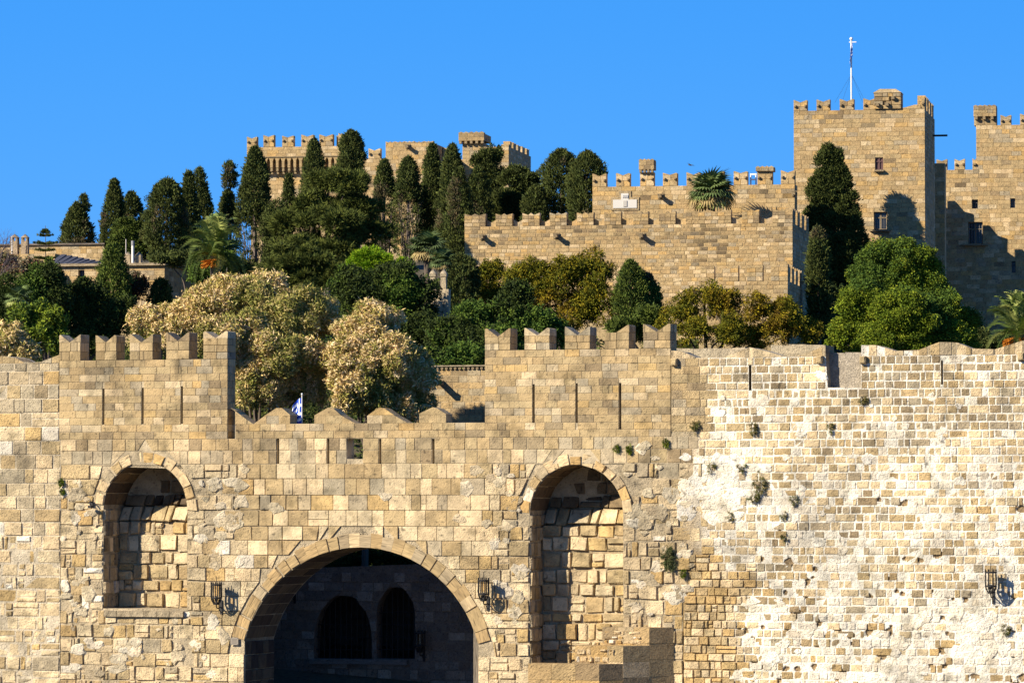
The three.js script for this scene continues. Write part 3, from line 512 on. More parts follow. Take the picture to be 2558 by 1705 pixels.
// plastered inner parapet seen through the broken crenel, and a ledge behind the tower's top
function rearWall(px0, px1, py, d, th, label, col) {
  const [s0] = towerS(px0, py, -d), [s1, y1] = towerS(px1, py, -d), p0 = towerMap(s0, 0, -d), p1 = towerMap(s1, 0, -d), root = GF.place(thing('parapet_wall', label, 'wall'));
  const L = Math.hypot(p1[0] - p0[0], p1[2] - p0[2]), ang = Math.atan2(p1[2] - p0[2], p1[0] - p0[0]), n = Math.max(2, Math.round(L / .7)), y0 = towerS((px0 + px1) / 2, 975, -d)[1];
  const holder = new THREE.Group(); holder.name = 'wall_face'; root.add(holder);
  const mp = (x, y, z) => [p0[0] + Math.cos(ang) * x - Math.sin(ang) * z, y, p0[2] + Math.sin(ang) * x + Math.cos(ang) * z], M = new Masonry(root, stoneMat(.05, 1.2), 60);
  for (let i = 0; i < n; i++) M.add(prism(mp, [[L * i / n + .002, y0], [L * (i + 1) / n - .002, y0], [L * (i + 1) / n - .002, y1 + rr(-.03, .03)], [L * i / n + .002, y1 + rr(-.03, .03)]], -th, rr(-.01, .01), vary(col, .06)), holder, 'render_patch');
  M.done(); return root;
}
rearWall(2068, 2156, 880, .5, .4, 'grey rough-plastered parapet seen through the broken crenel', [.48, .42, .33]);
rearWall(1926, 2060, 860, 1.6, .4, 'set-back coping ledge behind the top of the pitted tower', [.52, .44, .3]);
rearWall(1690, 1862, 868, 3.2, .4, 'low pale parapet behind the shoulder of the gate turret', [.55, .47, .33]);

// ---------- stepped buttress at the foot of the wall ----------
{
  const root = GF.place(thing('stepped_buttress', 'stepped masonry buttress with rubble treads at the foot of the tall niche', 'buttress'));
  const zA = 2.55, A = [GF.x(1497, 1657, zA), zA], B = [X(1684, 1570), .02], on = f => [lerp(A[0], B[0], f), lerp(A[1], B[1], f)], plan = (x, z, d) => [x, d, z];
  const lev = [[0, .32, GF.y(1657, 1400, zA), GF.x(1319, 1660, zA)], [.32, .67, GF.y(1613, 1500, 2.2), GF.x(1427, 1630, 2.2)], [.67, 1, GF.y(1567, 1600, 1.1), GF.x(1500, 1590, 1.1)]];
  const M = new Masonry(root, stoneMat(.04, 2), 120);
  lev.forEach(([f0, f1, top, xl], i) => {
    const a = on(f0), b = on(f1), n = 3, ys = [top - 2.0, top - 1.3, top - .66, top], lo = i === 0 ? 0 : 0;
    for (let k = 0; k < 3; k++) for (let j = 0; j < n; j++) {
      const s0 = lerp(xl, a[0], j / n), s1 = lerp(xl, a[0], (j + 1) / n), t0 = lerp(xl, b[0], j / n), t1 = lerp(xl, b[0], (j + 1) / n);
      M.add(prism(plan, [[s0 + .005, a[1] + rr(-.012, .012)], [s1 - .005, a[1] + rr(-.012, .012)], [t1 - .005, b[1]], [t0 + .005, b[1]]], ys[k] + .005, ys[k + 1] - .005, i === 2 && j === 2 ? vary(TONES.tan, .12) : tone([['tan', 34], ['ochre', 30], ['pale', 12], ['dark', 8]])), null, 'block');
    }
    M.add(prism(plan, [[xl, a[1] - .02], [a[0], a[1] - .02], b, [xl, b[1]]], -1, top - 2.0, TONES.tan), null, 'footing');
    if (i) coursed(M, (x, y, d) => [x, y, a[1] + .01 + d], steps(lev[i - 1][2] + .01, top - .12, .24, .15), () => [xl + .05, a[0] - .35], () => ({ w: [.18, .5], rough: 1, gap: .05, bev: .05, uneven: .05, base: .02, back: .06, split: .2, col: () => tone([['cream', 30], ['white', 10], ['pale', 20], ['ochre', 12]]) }));
  });
  M.done();
}
// ---------- wrought-iron lanterns, plaque ----------
const iron = plainMat([.018, .016, .015], .6, .3), glassPale = new THREE.MeshPhysicalMaterial({ color: 0xfff4dd, roughness: .25, transmission: 1, thickness: 0 });
const brassy = plainMat([.30, .26, .18], .5);
function lantern(map, label, px, py, off = .55) {
  const root = thing('wall_lantern', label, 'lantern', 'iron basket lanterns on the walls');
  const [x, y, z] = map(off); GF.place(root); const g = root, yy = y, R = .22, H = .95;
  for (let k = 0; k < 8; k++) { const a = k / 8 * Math.PI * 2 + .2, c = Math.cos(a) * R, s = Math.sin(a) * R; tube(g, 'bar', [[x + c * 1.05, yy + H * .48, z + s * 1.05], [x + c, yy + .2, z + s], [x + c, yy - .25, z + s], [x + c * .45, yy - H * .52, z + s * .45]], .026, iron, 10, 5); }
  for (const [dy, r] of [[.33, R], [-.22, R], [-.48, R * .5]]) { const t = part(g, 'hoop', new THREE.TorusGeometry(r, .034, 5, 20), iron); t.position.set(x, yy + dy, z); t.rotation.x = Math.PI / 2; }
  part(g, 'lid', new THREE.CylinderGeometry(R * .75, R * .95, .05, 16), iron).position.set(x, yy + .345, z);
  tube(g, 'spike', [[x, yy + .34, z], [x, yy + .7, z]], .014, iron, 2, 5);
  part(g, 'lamp_glass', new THREE.CylinderGeometry(.11, .09, .42, 14, 1, true), glassPale).position.set(x, yy + .08, z);
  part(g, 'lamp_holder', new THREE.CylinderGeometry(.07, .08, .16, 12), iron).position.set(x, yy - .24, z);
  const [wx, wy, wz] = map(.02);
  tube(g, 'bracket', [[x, yy - .32, z], [x, yy - .60, z], [lerp(x, wx, .25), yy - .66, lerp(z, wz, .25)], [wx, yy - .62, wz]], .026, iron, 16, 6);
  tube(g, 'brace', [[lerp(x, wx, .35), yy - .64, lerp(z, wz, .35)], [wx, yy - .86, wz]], .016, iron, 4, 5);
  const pl = part(g, 'wall_plate', new THREE.BoxGeometry(.1, .62, .03), iron); pl.position.set(wx, yy - .62, wz + .02);
}
const onWall = (px, py) => { const lo = off => GF.pt(px, py, off); const [x, y] = lo(.55); return off => [x, y, off]; };
lantern(onWall(540, 1480), 'iron basket lantern between the smaller niche and the gate arch');
lantern(onWall(1208, 1470), 'iron basket lantern beside the springing of the arch, next to the tall niche');
{ const [s, y] = towerS(2476, 1450, .55); lantern(off => towerMap(s, y, off), 'iron basket lantern on the pitted round tower'); }
{
  const [x, y] = GF.pt(586, 1601), root = GF.place(thing('wall_plaque', 'small grey metal plaque on the jamb of the arch', 'plaque'));
  box(root, 'plate', .36, .31, .02, x, y, .045, plainMat([.24, .20, .15], .5)); for (let i = 0; i < 4; i++) box(root, 'text_line', .24 - .04 * (i % 2), .015, .004, x, y + .09 - i * .055, .0575, plainMat([.10, .085, .07], .6));
  for (const [a, b] of [[-1, -1], [1, -1], [-1, 1], [1, 1]]) box(root, 'screw', .02, .02, .01, x + a * .15, y + b * .13, .058, iron);
  const [x2, y2] = GF.pt(231, 1262), lamp = GF.place(thing('wall_hook', 'small black iron fitting on the wall beside the smaller niche', 'fitting'));
  tube(lamp, 'arm', [[x2 - .05, y2 + .16, .0], [x2 - .02, y2 + .16, .28], [x2 + .03, y2 + .02, .34]], .03, iron, 8, 6); box(lamp, 'plate', .12, .26, .05, x2 - .04, y2 + .06, .03, iron); box(lamp, 'cup', .16, .12, .16, x2 + .03, y2 - .06, .34, iron);
}
// ---------- shaded court behind the arch ----------
{
  const CD = 9, cf = (px, py) => GF.pt(px, py, -CD), root = GF.place(thing('court_wall', 'dark inner court wall with two barred pointed windows, behind the arch', 'wall'));
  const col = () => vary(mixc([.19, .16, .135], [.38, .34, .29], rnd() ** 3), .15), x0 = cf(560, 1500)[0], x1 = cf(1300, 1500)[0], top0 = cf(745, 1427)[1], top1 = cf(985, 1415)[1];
  const win = [[784, 928, 1487, 1644], [940, 1036, 1466, 1644]].map(([a, b, t, s]) => ({ x0: cf(a, s)[0], x1: cf(b, s)[0], y1: cf((a + b) / 2, t)[1], y0: cf(a, s)[1] }));
  const pointed = w => { const c = (w.x0 + w.x1) / 2, h = w.x1 - w.x0, sp = w.y1 - h * .72, o = [[w.x0, w.y0], [w.x1, w.y0]]; for (let i = 0; i <= 8; i++) { const t = i / 8; o.push([lerp(w.x1, c, 1 - Math.cos(t * 1.45) / 1), lerp(sp, w.y1, Math.sin(t * Math.PI / 2))]); } o[o.length - 1] = [c, w.y1]; const half = o.slice(2); for (let i = half.length - 2; i >= 0; i--) o.push([2 * c - half[i][0], half[i][1]]); return o; };
  const body = poly([[x0, -1], [x1, -1], [x1, top1 + .3], [x0, top0]]); win.forEach(w => body.holes.push(hole(pointed(w))));
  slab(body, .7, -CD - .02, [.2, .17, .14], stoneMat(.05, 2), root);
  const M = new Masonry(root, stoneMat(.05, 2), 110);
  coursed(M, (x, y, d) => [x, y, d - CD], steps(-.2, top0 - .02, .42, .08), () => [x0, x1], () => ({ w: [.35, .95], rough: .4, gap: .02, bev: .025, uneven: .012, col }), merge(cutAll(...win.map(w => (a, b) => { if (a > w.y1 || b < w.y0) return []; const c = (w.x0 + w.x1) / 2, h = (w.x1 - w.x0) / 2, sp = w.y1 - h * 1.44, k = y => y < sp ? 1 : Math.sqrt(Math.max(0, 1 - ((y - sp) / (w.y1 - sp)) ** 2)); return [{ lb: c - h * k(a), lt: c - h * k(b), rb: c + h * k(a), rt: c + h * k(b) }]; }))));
  M.done();
  win.forEach(w => { const g = new THREE.Group(); g.name = 'grille'; root.add(g); for (let x = w.x0 + .12; x < w.x1; x += .26) { const t = Math.abs((x - (w.x0 + w.x1) / 2) / ((w.x1 - w.x0) / 2)); tube(g, 'bar', [[x, w.y0, -CD - .3], [x, w.y1 - 1.1 * t * t - .05, -CD - .3]], .025, iron, 2, 5); } for (let y = w.y0 + .4; y < w.y1 - .8; y += .55) tube(g, 'cross_bar', [[w.x0, y, -CD - .3], [w.x1, y, -CD - .3]], .02, iron, 2, 5); });
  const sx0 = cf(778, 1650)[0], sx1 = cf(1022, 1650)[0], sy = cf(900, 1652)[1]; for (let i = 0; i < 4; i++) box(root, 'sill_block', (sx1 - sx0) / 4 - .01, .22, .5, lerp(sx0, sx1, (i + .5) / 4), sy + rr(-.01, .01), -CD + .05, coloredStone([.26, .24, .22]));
  // closed room behind the windows and side walls of the court
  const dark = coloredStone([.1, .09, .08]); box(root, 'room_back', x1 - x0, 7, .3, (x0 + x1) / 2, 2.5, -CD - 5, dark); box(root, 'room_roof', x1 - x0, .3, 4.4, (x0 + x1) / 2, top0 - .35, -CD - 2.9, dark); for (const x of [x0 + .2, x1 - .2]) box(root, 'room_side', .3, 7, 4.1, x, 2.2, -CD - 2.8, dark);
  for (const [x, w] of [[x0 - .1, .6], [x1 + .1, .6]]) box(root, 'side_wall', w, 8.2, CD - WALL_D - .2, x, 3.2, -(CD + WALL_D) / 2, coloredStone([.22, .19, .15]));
}
function coloredStone(c) { const m = stoneMat(.04, 2); m.vertexColors = false; m.color.setRGB(...c); return m; }
{ for (const [px, py, l] of [[722, 1455, 'iron lantern in shade on the court wall near the arch crown'], [1046, 1600, 'iron lantern in shade on the court wall beside the barred windows']]) { const [x, y] = GF.pt(px, py, -8.3); lantern(off => [x, y, -9 + off], l); } }
// ---------- the hilltop palace: towers and curtain walls ----------
const palaceMat = stoneMat(.02, 2.4), YAW = 10.5;
const lift = (c, k) => c.map(v => v * k), palTone = () => lift(tone([['tan', 60], ['pale', 18], ['dark', 4], ['ochre', 10], ['grey', 10]]), 1.07), palDark = () => lift(tone([['tan', 54], ['dark', 26], ['ochre', 8], ['grey', 14]]), .95);
const PALM = [.50, .385, .205];
// o: frame f, px span x0..x1, crenel line top (at pixel column ref), foot height bot, depth; merlons [px0, px1, py]
function fort(o) {
  const f = o.f, root = f.place(thing(o.name ?? 'palace_tower', o.label, o.cat ?? 'tower', 'hilltop palace towers and walls')), ref = o.ref ?? (o.x0 + o.x1) / 2;
  const x0 = f.x(o.x0, o.top), x1 = f.x(o.x1, o.top), yt = f.y(o.top, ref), yb = o.bot, M = new Masonry(root, palaceMat, o.limit ?? 140), ch = o.ch ?? .31;
  const wins = (o.windows ?? []).map(([a, b, c, d, kind]) => ({ x0: f.x(a, d), x1: f.x(b, d), y0: f.y(d, a), y1: f.y(c, a), kind }));
  const body = poly(rectPts(x0 + .02, x1 - .02, yb, yt - .01)); wins.forEach(w => body.holes.push(hole(rectPts(w.x0, w.x1, w.y0, w.y1))));
  slab(body, .6, -.02, PALM, palaceMat, root); slab(poly(rectPts(x0 + .02, x1 - .02, yb, yt - .012)), o.depth - .62, -.622, PALM, palaceMat, root, 'inner_core');
  const tone1 = o.tone ?? palTone, vis = o.vis ? f.y(o.vis, ref) : yb, ys = steps(Math.max(yb, vis), yt, ch), w = o.sw ?? [.35, .95];
  const runs = (o.runs ?? []).map(([px, a, b, h]) => [f.x(px, a), f.y(b, px), f.y(a, px), h / 40]);   // rain streaks below crenels, copied from the photograph
  const band = (y, x) => { const q = x !== undefined && runs.find(r => y > r[1] && y < r[2] + .4 && Math.abs(x - r[0]) < r[3] * rr(.6, 1.3)); return q && rnd() < .8 ? lift(palDark(), rr(.5, .85)) : o.darkBand && y > f.y(o.darkBand, ref) && rnd() < .6 ? palDark() : tone1(); };
  coursed(M, flat, ys, () => [x0, x1], (x, y) => ({ w, gap: o.gap ?? .012, bev: .012, uneven: .006, col: (cx, cy) => band(cy, cx), back: .1 }), merge(cutAll(...wins.map(q => rectCut(q.x0, q.x1, q.y0, q.y1)))));
  if (o.side !== false) coursed(M, (s, y, d) => [x1 - .02 + d, y, -s], ys, () => [.03, o.depth], () => ({ w: [.5, 1], gap: .014, bev: .012, uneven: .004, base: .02, back: .03, col: tone1 }));
  const mo = { thick: .55, kind: 'swallow', course: .34, sw: .55, notch: .17, col: () => band(99), ...(o.mo ?? {}) };
  for (const [a, b, py, x] of o.merlons ?? []) {
    const xl = f.x(a, o.top), xr2 = f.x(b, o.top), y1 = f.y(py, (a + b) / 2); const g = merlon(M, flat, xl, xr2, yt + .003, y1, { ...mo, ...x });
    if (o.brackets) for (const [bx] of [[xl + .12], [xr2 - .12]]) M.add(stone(flat, { x00: bx - .07, x01: bx - .07, x10: bx + .07, x11: bx + .07, y0: y1 - .52, y1: y1 - .37 }, { bev: .03, proud: .17, back: .02, col: vary(TONES.dark) }), g, 'bracket');
    if (o.backV) { const nx = o.merlons[o.merlons.findIndex(m => m[0] === a) + 1]; if (nx) { const c0 = xr2 + .02, c1 = f.x(nx[0], o.top) - .02, m = (c0 + c1) / 2, h = o.backV; M.add(prism(flat, [[c0, yt + .004], [m, yt + .004], [m, yt + h * .62], [c0, yt + h]], -.5, -.28, tone1()), g, 'low_wall'); M.add(prism(flat, [[m, yt + .004], [c1, yt + .004], [c1, yt + h], [m, yt + h * .62]], -.5, -.28, tone1()), g, 'low_wall'); } }
  }
  for (let i = 0; i < (o.sideMerlons ?? 0); i++) { const n = o.sideMerlons, p = o.depth / n, s0 = p * i + (i ? .1 : .6), s1 = p * i + p * .62; merlon(M, (s, y, d) => [x1 + d, y, -s], s0, s1, yt + .003, yt + (o.sideH ?? 1.0), { ...mo, kind: 'swallow', sw: .7 }); }
  for (const q of wins) {                                             // frames, bars and panes set back in the openings
    const g = new THREE.Group(); g.name = 'window'; root.add(g); const cx = (q.x0 + q.x1) / 2, cy = (q.y0 + q.y1) / 2, W = q.x1 - q.x0, H = q.y1 - q.y0, wood = plainMat(q.kind === 'shutter' ? [.10, .045, .04] : [.05, .05, .055], .6);
    const z = q.kind === 'shutter' ? -.12 : -.3; part(g, 'pane', new THREE.PlaneGeometry(W, H), q.kind === 'shutter' ? wood : new THREE.MeshPhysicalMaterial({ color: 0x0c1016, roughness: .12, metalness: 0 })).position.set(cx, cy, z - .03);
    for (const [dx, w2, dy, h2] of [[-W / 2 + .03, .06, 0, H], [W / 2 - .03, .06, 0, H], [0, .07, 0, H], [0, W, H / 2 - .03, .06], [0, W, -H / 2 + .03, .06], [0, W, H * .18, .07]]) box(g, 'frame_bar', w2, h2, .06, cx + dx, cy + dy, z + rr(0, .004), q.kind === 'stone' ? coloredStone([.42, .33, .2]) : wood);
    if (q.kind === 'stone') for (let i = 0; i < 6; i++) box(g, 'glazing_bar', .025, H, .03, q.x0 + W * (i + .5) / 6, cy, z - .008, plainMat([.2, .2, .2]));
    if (q.kind) box(root, 'sill', W * (q.kind === 'stone' ? 1.7 : 1.2), .12, .35, cx, q.y0 - .07, .1, coloredStone([.42, .33, .2]));
  }
  o.extra?.(M, root, { x0, x1, yt, f }); M.done(); return { root, x0, x1, yt, f };
}
function spout(f, px, py, label) {
  const [x, y] = f.pt(px, py), root = f.place(thing('water_spout', label, 'spout', 'stone spouts on the palace walls')), m = coloredStone([.40, .31, .18]);
  box(root, 'trough', .24, .2, .62, x, y, .31, m, 0, .06); box(root, 'lip', .28, .06, .16, x, y + .1, .56, m, 0, .06); box(root, 'root_block', .36, .34, .1, x, y, .04, m);
}
const FA = new Frame(760, 330, YAW), FB = new Frame(1000, 325, YAW), FE = new Frame(1750, 277, YAW), FF = new Frame(1570, 262, YAW), FG = new Frame(1880, 250, YAW), FH = new Frame(2150, 283, YAW), FI = new Frame(2440, 306, YAW);
{ // machicolated tower
  const top = 366, band0 = 391, band1 = 425;
  const a = fort({ f: FA, x0: 616, x1: 853, top, bot: FA.y(band0, 760), depth: 9, limit: 150, label: 'palace tower with arched machicolations rising behind tall cypresses', brackets: true, sideMerlons: 4, sideH: .9,
    merlons: [[616, 641, 340], [657, 684, 337], [704, 733, 337], [752, 782, 336], [797, 831, 335], [845, 853, 332]], extra(M, root) {
      // tooth-edged band of pointed arches on stepped corbels
      const y0 = FA.y(band1, 760), y1 = FA.y(band0 + .4, 760), pts = [], X2 = p => FA.x(p, 400); pts.push([X2(616), y1], [X2(616), y0 + .25]);
      for (let p = 655.5 - 14.6 * 2; p < 846; p += 14.6) { const c = X2(p + 14.6), hw = .135; if (p + 14.6 > 850) break; pts.push([c - hw, y0 + .25], [c - hw, y1 - .34], [c - hw * .6, y1 - .16], [c, y1 - .06], [c + hw * .6, y1 - .16], [c + hw, y1 - .34], [c + hw, y0 + .25]); const b = X2(p + 7.3); if (p > 620) { box(root, 'corbel', .17, .3, .32, b, y0 + .12, -.2, coloredStone([.45, .35, .19])); box(root, 'corbel', .17, .26, .2, b, y0 - .12, -.34, coloredStone([.43, .33, .18])); } }
      pts.push([X2(853), y0 + .25], [X2(853), y1]); slab(poly(pts), .35, -.005, TONES.tan, palaceMat, root, 'machicolation');
      box(root, 'string_course', X2(853) - X2(616), .08, .08, (X2(853) + X2(616)) / 2, y1 + .03, .03, coloredStone([.45, .35, .2]));
    } });
  const body = slab(poly(rectPts(a.x0 + .2, a.x1 - .2, 20, FA.y(band0 + 1, 760))), 8, -.62, PALM, palaceMat, a.root, 'lower_core'), M = new Masonry(a.root, palaceMat, 60);
  coursed(M, (x, y, d) => [x, y, d - .6], steps(FA.y(560, 760), FA.y(band0 + 2, 760), .36), () => [a.x0 + .2, a.x1 - .2], () => ({ w: [.6, 1.4], gap: .012, bev: .012, uneven: .006, col: palTone })); M.done();
}
fort({ f: FB, name: 'palace_wall', cat: 'wall', x0: 900, x1: 962, top: 396, bot: 20, vis: 620, depth: 1.2, side: false, limit: 60, label: 'short palace curtain with one merlon beside the arched-machicolation tower', merlons: [[920, 950, 370]], brackets: true });
fort({ f: FB, x0: 963, x1: 1082, top: 357, bot: 20, vis: 640, depth: 7, limit: 150, label: 'square palace tower with a zigzag top behind bare-stemmed cypresses', mo: { notch: .1 }, merlons: [[963, 986, 353], [987, 1010, 353], [1011, 1034, 352], [1035, 1058, 352], [1059, 1082, 351]].map(m => [...m, { kind: 'zig' }]) });
spout(FB, 1019, 366, 'dark spout high on the zigzag-topped square tower');
fort({ f: FA, name: 'palace_wall', cat: 'wall', x0: 1100, x1: 1160, top: 398, bot: 20, vis: 620, depth: 1, side: false, limit: 50, label: 'low palace curtain with one merlon between two towers', merlons: [[1106, 1135, 366]] });
fort({ f: FA, x0: 1155, x1: 1207, top: 356, bot: 20, vis: 620, depth: 2.5, limit: 70, label: 'slim palace turret with an overhanging corbelled head', extra(M, root, { f }) {
  const x0 = f.x(1147, 340), x1 = f.x(1211, 340), y0 = f.y(352, 1180), y1 = f.y(334, 1180); coursed(M, (x, y, d) => [x, y, d + .3], steps(y0, y1, .3), () => [x0, x1], () => ({ w: [.4, .8], gap: .01, back: 2.9, col: palDark }));
  coursed(M, (s, y, d) => [x1 - .02 + d, y, .3 - s], steps(y0, y1, .3), () => [.02, 2.9], () => ({ w: [.4, .8], gap: .01, base: .02, back: .03, col: palDark })); slab(poly(rectPts(x0 + .03, x1 - .03, y0, y1 - .02)), 3, .28, PALM, palaceMat, root);
  for (let i = 0; i < 5; i++) box(root, 'corbel', .2, .22, .4, lerp(x0 + .15, x1 - .15, i / 4), y0 - .11, .14, coloredStone([.42, .32, .18])); for (let i = 0; i < 5; i++) { const a = lerp(x0, x1, i / 5), w = (x1 - x0) / 5; M.add(prism((x, y, d) => [x, y, d + .3], [[a, y1], [a + w, y1], [a + w, y1 + .07], [a + w / 2, y1 + .16], [a, y1 + .07]], -.5, 0, palDark()), null, 'cap_stone'); }
} });
fort({ f: FA, x0: 1206, x1: 1271, top: 366, bot: 20, vis: 620, depth: 9.7, limit: 80, label: 'palace block with a shaded crenellated flank behind the round-topped cypress', sideMerlons: 5, sideH: .5, merlons: [[1252, 1271, 360, { kind: 'flat', notch: .1 }]], mo: { notch: .1 } });
fort({ f: FE, name: 'palace_wall', cat: 'wall', x0: 1480, x1: 1986, top: 463, bot: 20, vis: 590, depth: 1.4, limit: 170, brackets: true, runs: [[1556, 440, 475, 5], [1616, 455, 500, 5], [1674, 440, 475, 6], [1733, 440, 470, 5], [1850, 435, 470, 6], [1911, 435, 480, 5], [1968, 430, 500, 5]], label: 'upper palace curtain wall with swallowtail merlons and a carved marble panel',
  merlons: [[1480, 1515, 434], [1539, 1574, 432], [1599, 1634, 430, { kind: 'flat', notch: .15 }], [1656, 1692, 430], [1715, 1750, 429], [1773, 1809, 428], [1833, 1868, 427], [1892, 1930, 427, { kind: 'flat', notch: .15 }], [1951, 1986, 425]], ref: 1740, extra(M, root, { f }) {
    for (const [a, b, c, d] of [[1597, 1635, 398, 424], [1889, 1934, 416, 428]]) {    // two overhanging sentry heads
      const x0 = f.x(a, c), x1 = f.x(b, c), y0 = f.y(d, a), y1 = f.y(c + 4, a), mp = (x, y, q) => [x, y, q + .2]; coursed(M, mp, steps(y0, y1, .28), () => [x0, x1], () => ({ w: [.35, .6], gap: .01, back: 1, col: palDark })); slab(poly(rectPts(x0 + .03, x1 - .03, y0, y1 - .02)), 1.1, .18, PALM, palaceMat, root);
      for (let i = 0; i < 4; i++) { const l = lerp(x0, x1, i / 4), w = (x1 - x0) / 4; M.add(prism(mp, [[l, y1], [l + w, y1], [l + w, y1 + .06], [l + w / 2, y1 + .14], [l, y1 + .06]], -.9, 0, palDark()), null, 'cap_stone'); if (c < 410) box(root, 'corbel', .16, .2, .3, l + w / 2, y0 - .1, .1, coloredStone([.4, .31, .18])); }
    }
  } });
fort({ f: FF, name: 'palace_bastion', cat: 'bastion', x0: 1160, x1: 1981, top: 561, ref: 1570, bot: 14, vis: 800, depth: 9.7, ch: .235, sw: [.3, .7], gap: .03, limit: 300, darkBand: 612, tone: palTone, backV: .42, sideMerlons: 4, sideH: .95, mo: { kind: 'zig', notch: .16, course: .24, sw: .4 }, runs: [[1735, 560, 660, 9], [1757, 545, 650, 9], [1790, 545, 660, 10], [1812, 560, 650, 9], [1540, 560, 600, 9], [1665, 540, 600, 9], [1620, 560, 590, 7], [1450, 560, 585, 8], [1250, 560, 590, 8], [1955, 545, 600, 8]], label: 'long palace bastion with zigzag merlons and three spouts above the gardens',
  merlons: [[1160, 1213, 533], [1238, 1280, 532], [1305, 1348, 531], [1373, 1416, 530], [1441, 1483, 529], [1509, 1552, 528], [1581, 1620, 527], [1646, 1688, 526], [1713, 1827, 525], [1854, 1897, 522], [1930, 1981, 520]] });
spout(FF, 1206, 592, 'spout near the left end of the long bastion'); spout(FF, 1391, 589, 'spout in the middle of the long bastion, above the autumn tree'); spout(FF, 1604, 589, 'spout on the right half of the long bastion'); spout(FE, 1651, 490, 'spout on the upper curtain wall beside the fan palm'); spout(FE, 1985, 483, 'spout at the foot corner of the great tower');
fort({ f: FG, name: 'palace_outwork', cat: 'outwork', x0: 1745, x1: 1969, top: 702, ref: 1860, bot: 12, vis: 840, depth: 8, ch: .25, gap: .025, sw: [.3, .7], limit: 150, sideMerlons: 4, sideH: 1.0, mo: { course: .26, notch: .2 }, label: 'low crenellated outwork in front of the long bastion, among autumn trees',
  merlons: [[1750, 1785, 664], [1806, 1845, 663], [1866, 1906, 661], [1926, 1969, 659]] });
fort({ f: FH, x0: 1983, x1: 2311, top: 274, ref: 2150, bot: 9, vis: 800, depth: 8, ch: .30, limit: 240, runs: [[2058, 258, 300, 7], [2116, 258, 296, 7], [2215, 270, 310, 12], [2000, 260, 290, 7]], brackets: true, darkBand: 292, sideMerlons: 4, sideH: .95, label: 'great square palace tower carrying the flagpole',
  merlons: [[1983, 2017, 249], [2040, 2074, 247], [2098, 2134, 246], [2157, 2190, 245], [2303, 2311, 243]], windows: [[2187, 2207, 393, 424, 'shutter'], [2184, 2216, 529, 573, 'stone']], extra(M, root, { f }) {
    const x0 = f.x(2184, 240), x1 = f.x(2252, 240), y0 = f.y(273, 2200), y1 = f.y(232, 2200), mp = (x, y, d) => [x, y, d + .12]; coursed(M, mp, steps(y0 + .01, y1, .28), () => [x0, x1], () => ({ w: [.3, .7], rough: .4, uneven: .03, gap: .02, back: 1.5, col: palDark }), merge(cutAll(rectCut(x0 + .6, x0 + .8, y0 + .3, y0 + .52), rectCut(x0 + 1.05, x0 + 1.2, y0 + .6, y0 + .8))));
    slab(poly(rectPts(x0 + .04, x1 - .04, y0, y1 - .02)), 1.6, .0, [.2, .15, .08], palaceMat, root, 'turret_core'); M.add(prism(mp, [[x0 - .06, y1], [x1 + .04, y1], [x1 - .35, y1 + .24], [x0 + .4, y1 + .26]], -1.6, .05, TONES.pale), null, 'roof_slab');
    for (const [a, b] of [[.25, .3], [.9, .3], [1.3, .75]]) box(root, 'corbel', .22, .2, .35, x0 + a, y0 + b, .2, coloredStone([.4, .31, .18]));
    M.add(prism(flat, [[x1 + .05, y0 + .01], [x1 + 1.3, y0 + .01], [x1 + 1.3, y0 + .28], [x1 + .9, y0 + .28], [x1 + .05, y0 + .06]], -.5, 0, palTone()), null, 'broken_parapet'); box(root, 'drain', 1.0, .12, .2, f.x(2311, 320) + .5, f.y(318, 2311), -6.5, iron);
  } });
// far wing at the right edge, half in the great tower's shadow
fort({ f: FI, name: 'palace_wing', cat: 'wing', x0: 2322, x1: 2660, top: 423, ref: 2440, bot: 9, vis: 820, depth: 5, ch: .32, limit: 150, runs: [[2397, 420, 470, 6], [2444, 400, 450, 7]], side: false, brackets: true, label: 'far palace wing with a mullioned window, half in the great tower shadow', merlons: [[2340, 2367, 396], [2385, 2411, 395], [2430, 2441, 395]],
  windows: [[2429, 2444, 498, 521], [2525, 2537, 495, 519], [2419, 2456, 554, 609, 'stone'], [2528, 2538, 652, 681]] });
fort({ f: FI, x0: 2439, x1: 2660, top: 312, ref: 2500, bot: FI.y(423.3, 2440), depth: 5, limit: 120, side: false, brackets: true, label: 'tall tower with a jutting corner head at the right edge of the palace', merlons: [[2500, 2527, 286], [2549, 2580, 284], [2600, 2630, 282]], extra(M, root, { f }) {
  const x0 = f.x(2433, 280), x1 = f.x(2490, 280), y0 = f.y(291, 2470), y1 = f.y(266, 2470), mp = (x, y, d) => [x, y, d + .22]; coursed(M, mp, steps(y0, y1, .28), () => [x0, x1], () => ({ w: [.35, .7], gap: .012, back: 1.2, col: palDark })); slab(poly(rectPts(x0 + .03, x1 - .03, f.y(312.3, 2470), y1 - .02)), 1.4, -.02, PALM, palaceMat, root);
  coursed(M, flat, steps(f.y(312, 2470), y0, .3), () => [f.x(2439, 300), x1], () => ({ w: [.35, .7], gap: .012, col: palDark })); for (let i = 0; i < 3; i++) box(root, 'corbel', .2, .22, .4, lerp(x0 + .2, x1 - .3, i / 2), y0 - .11, .1, coloredStone([.42, .32, .18]));
  for (let i = 0; i < 5; i++) { const l = lerp(x0, x1, i / 5), w = (x1 - x0) / 5; M.add(prism(mp, [[l, y1], [l + w, y1], [l + w, y1 + .05], [l + w / 2, y1 + .12], [l, y1 + .05]], -.9, 0, palDark()), null, 'cap_stone'); }
} });
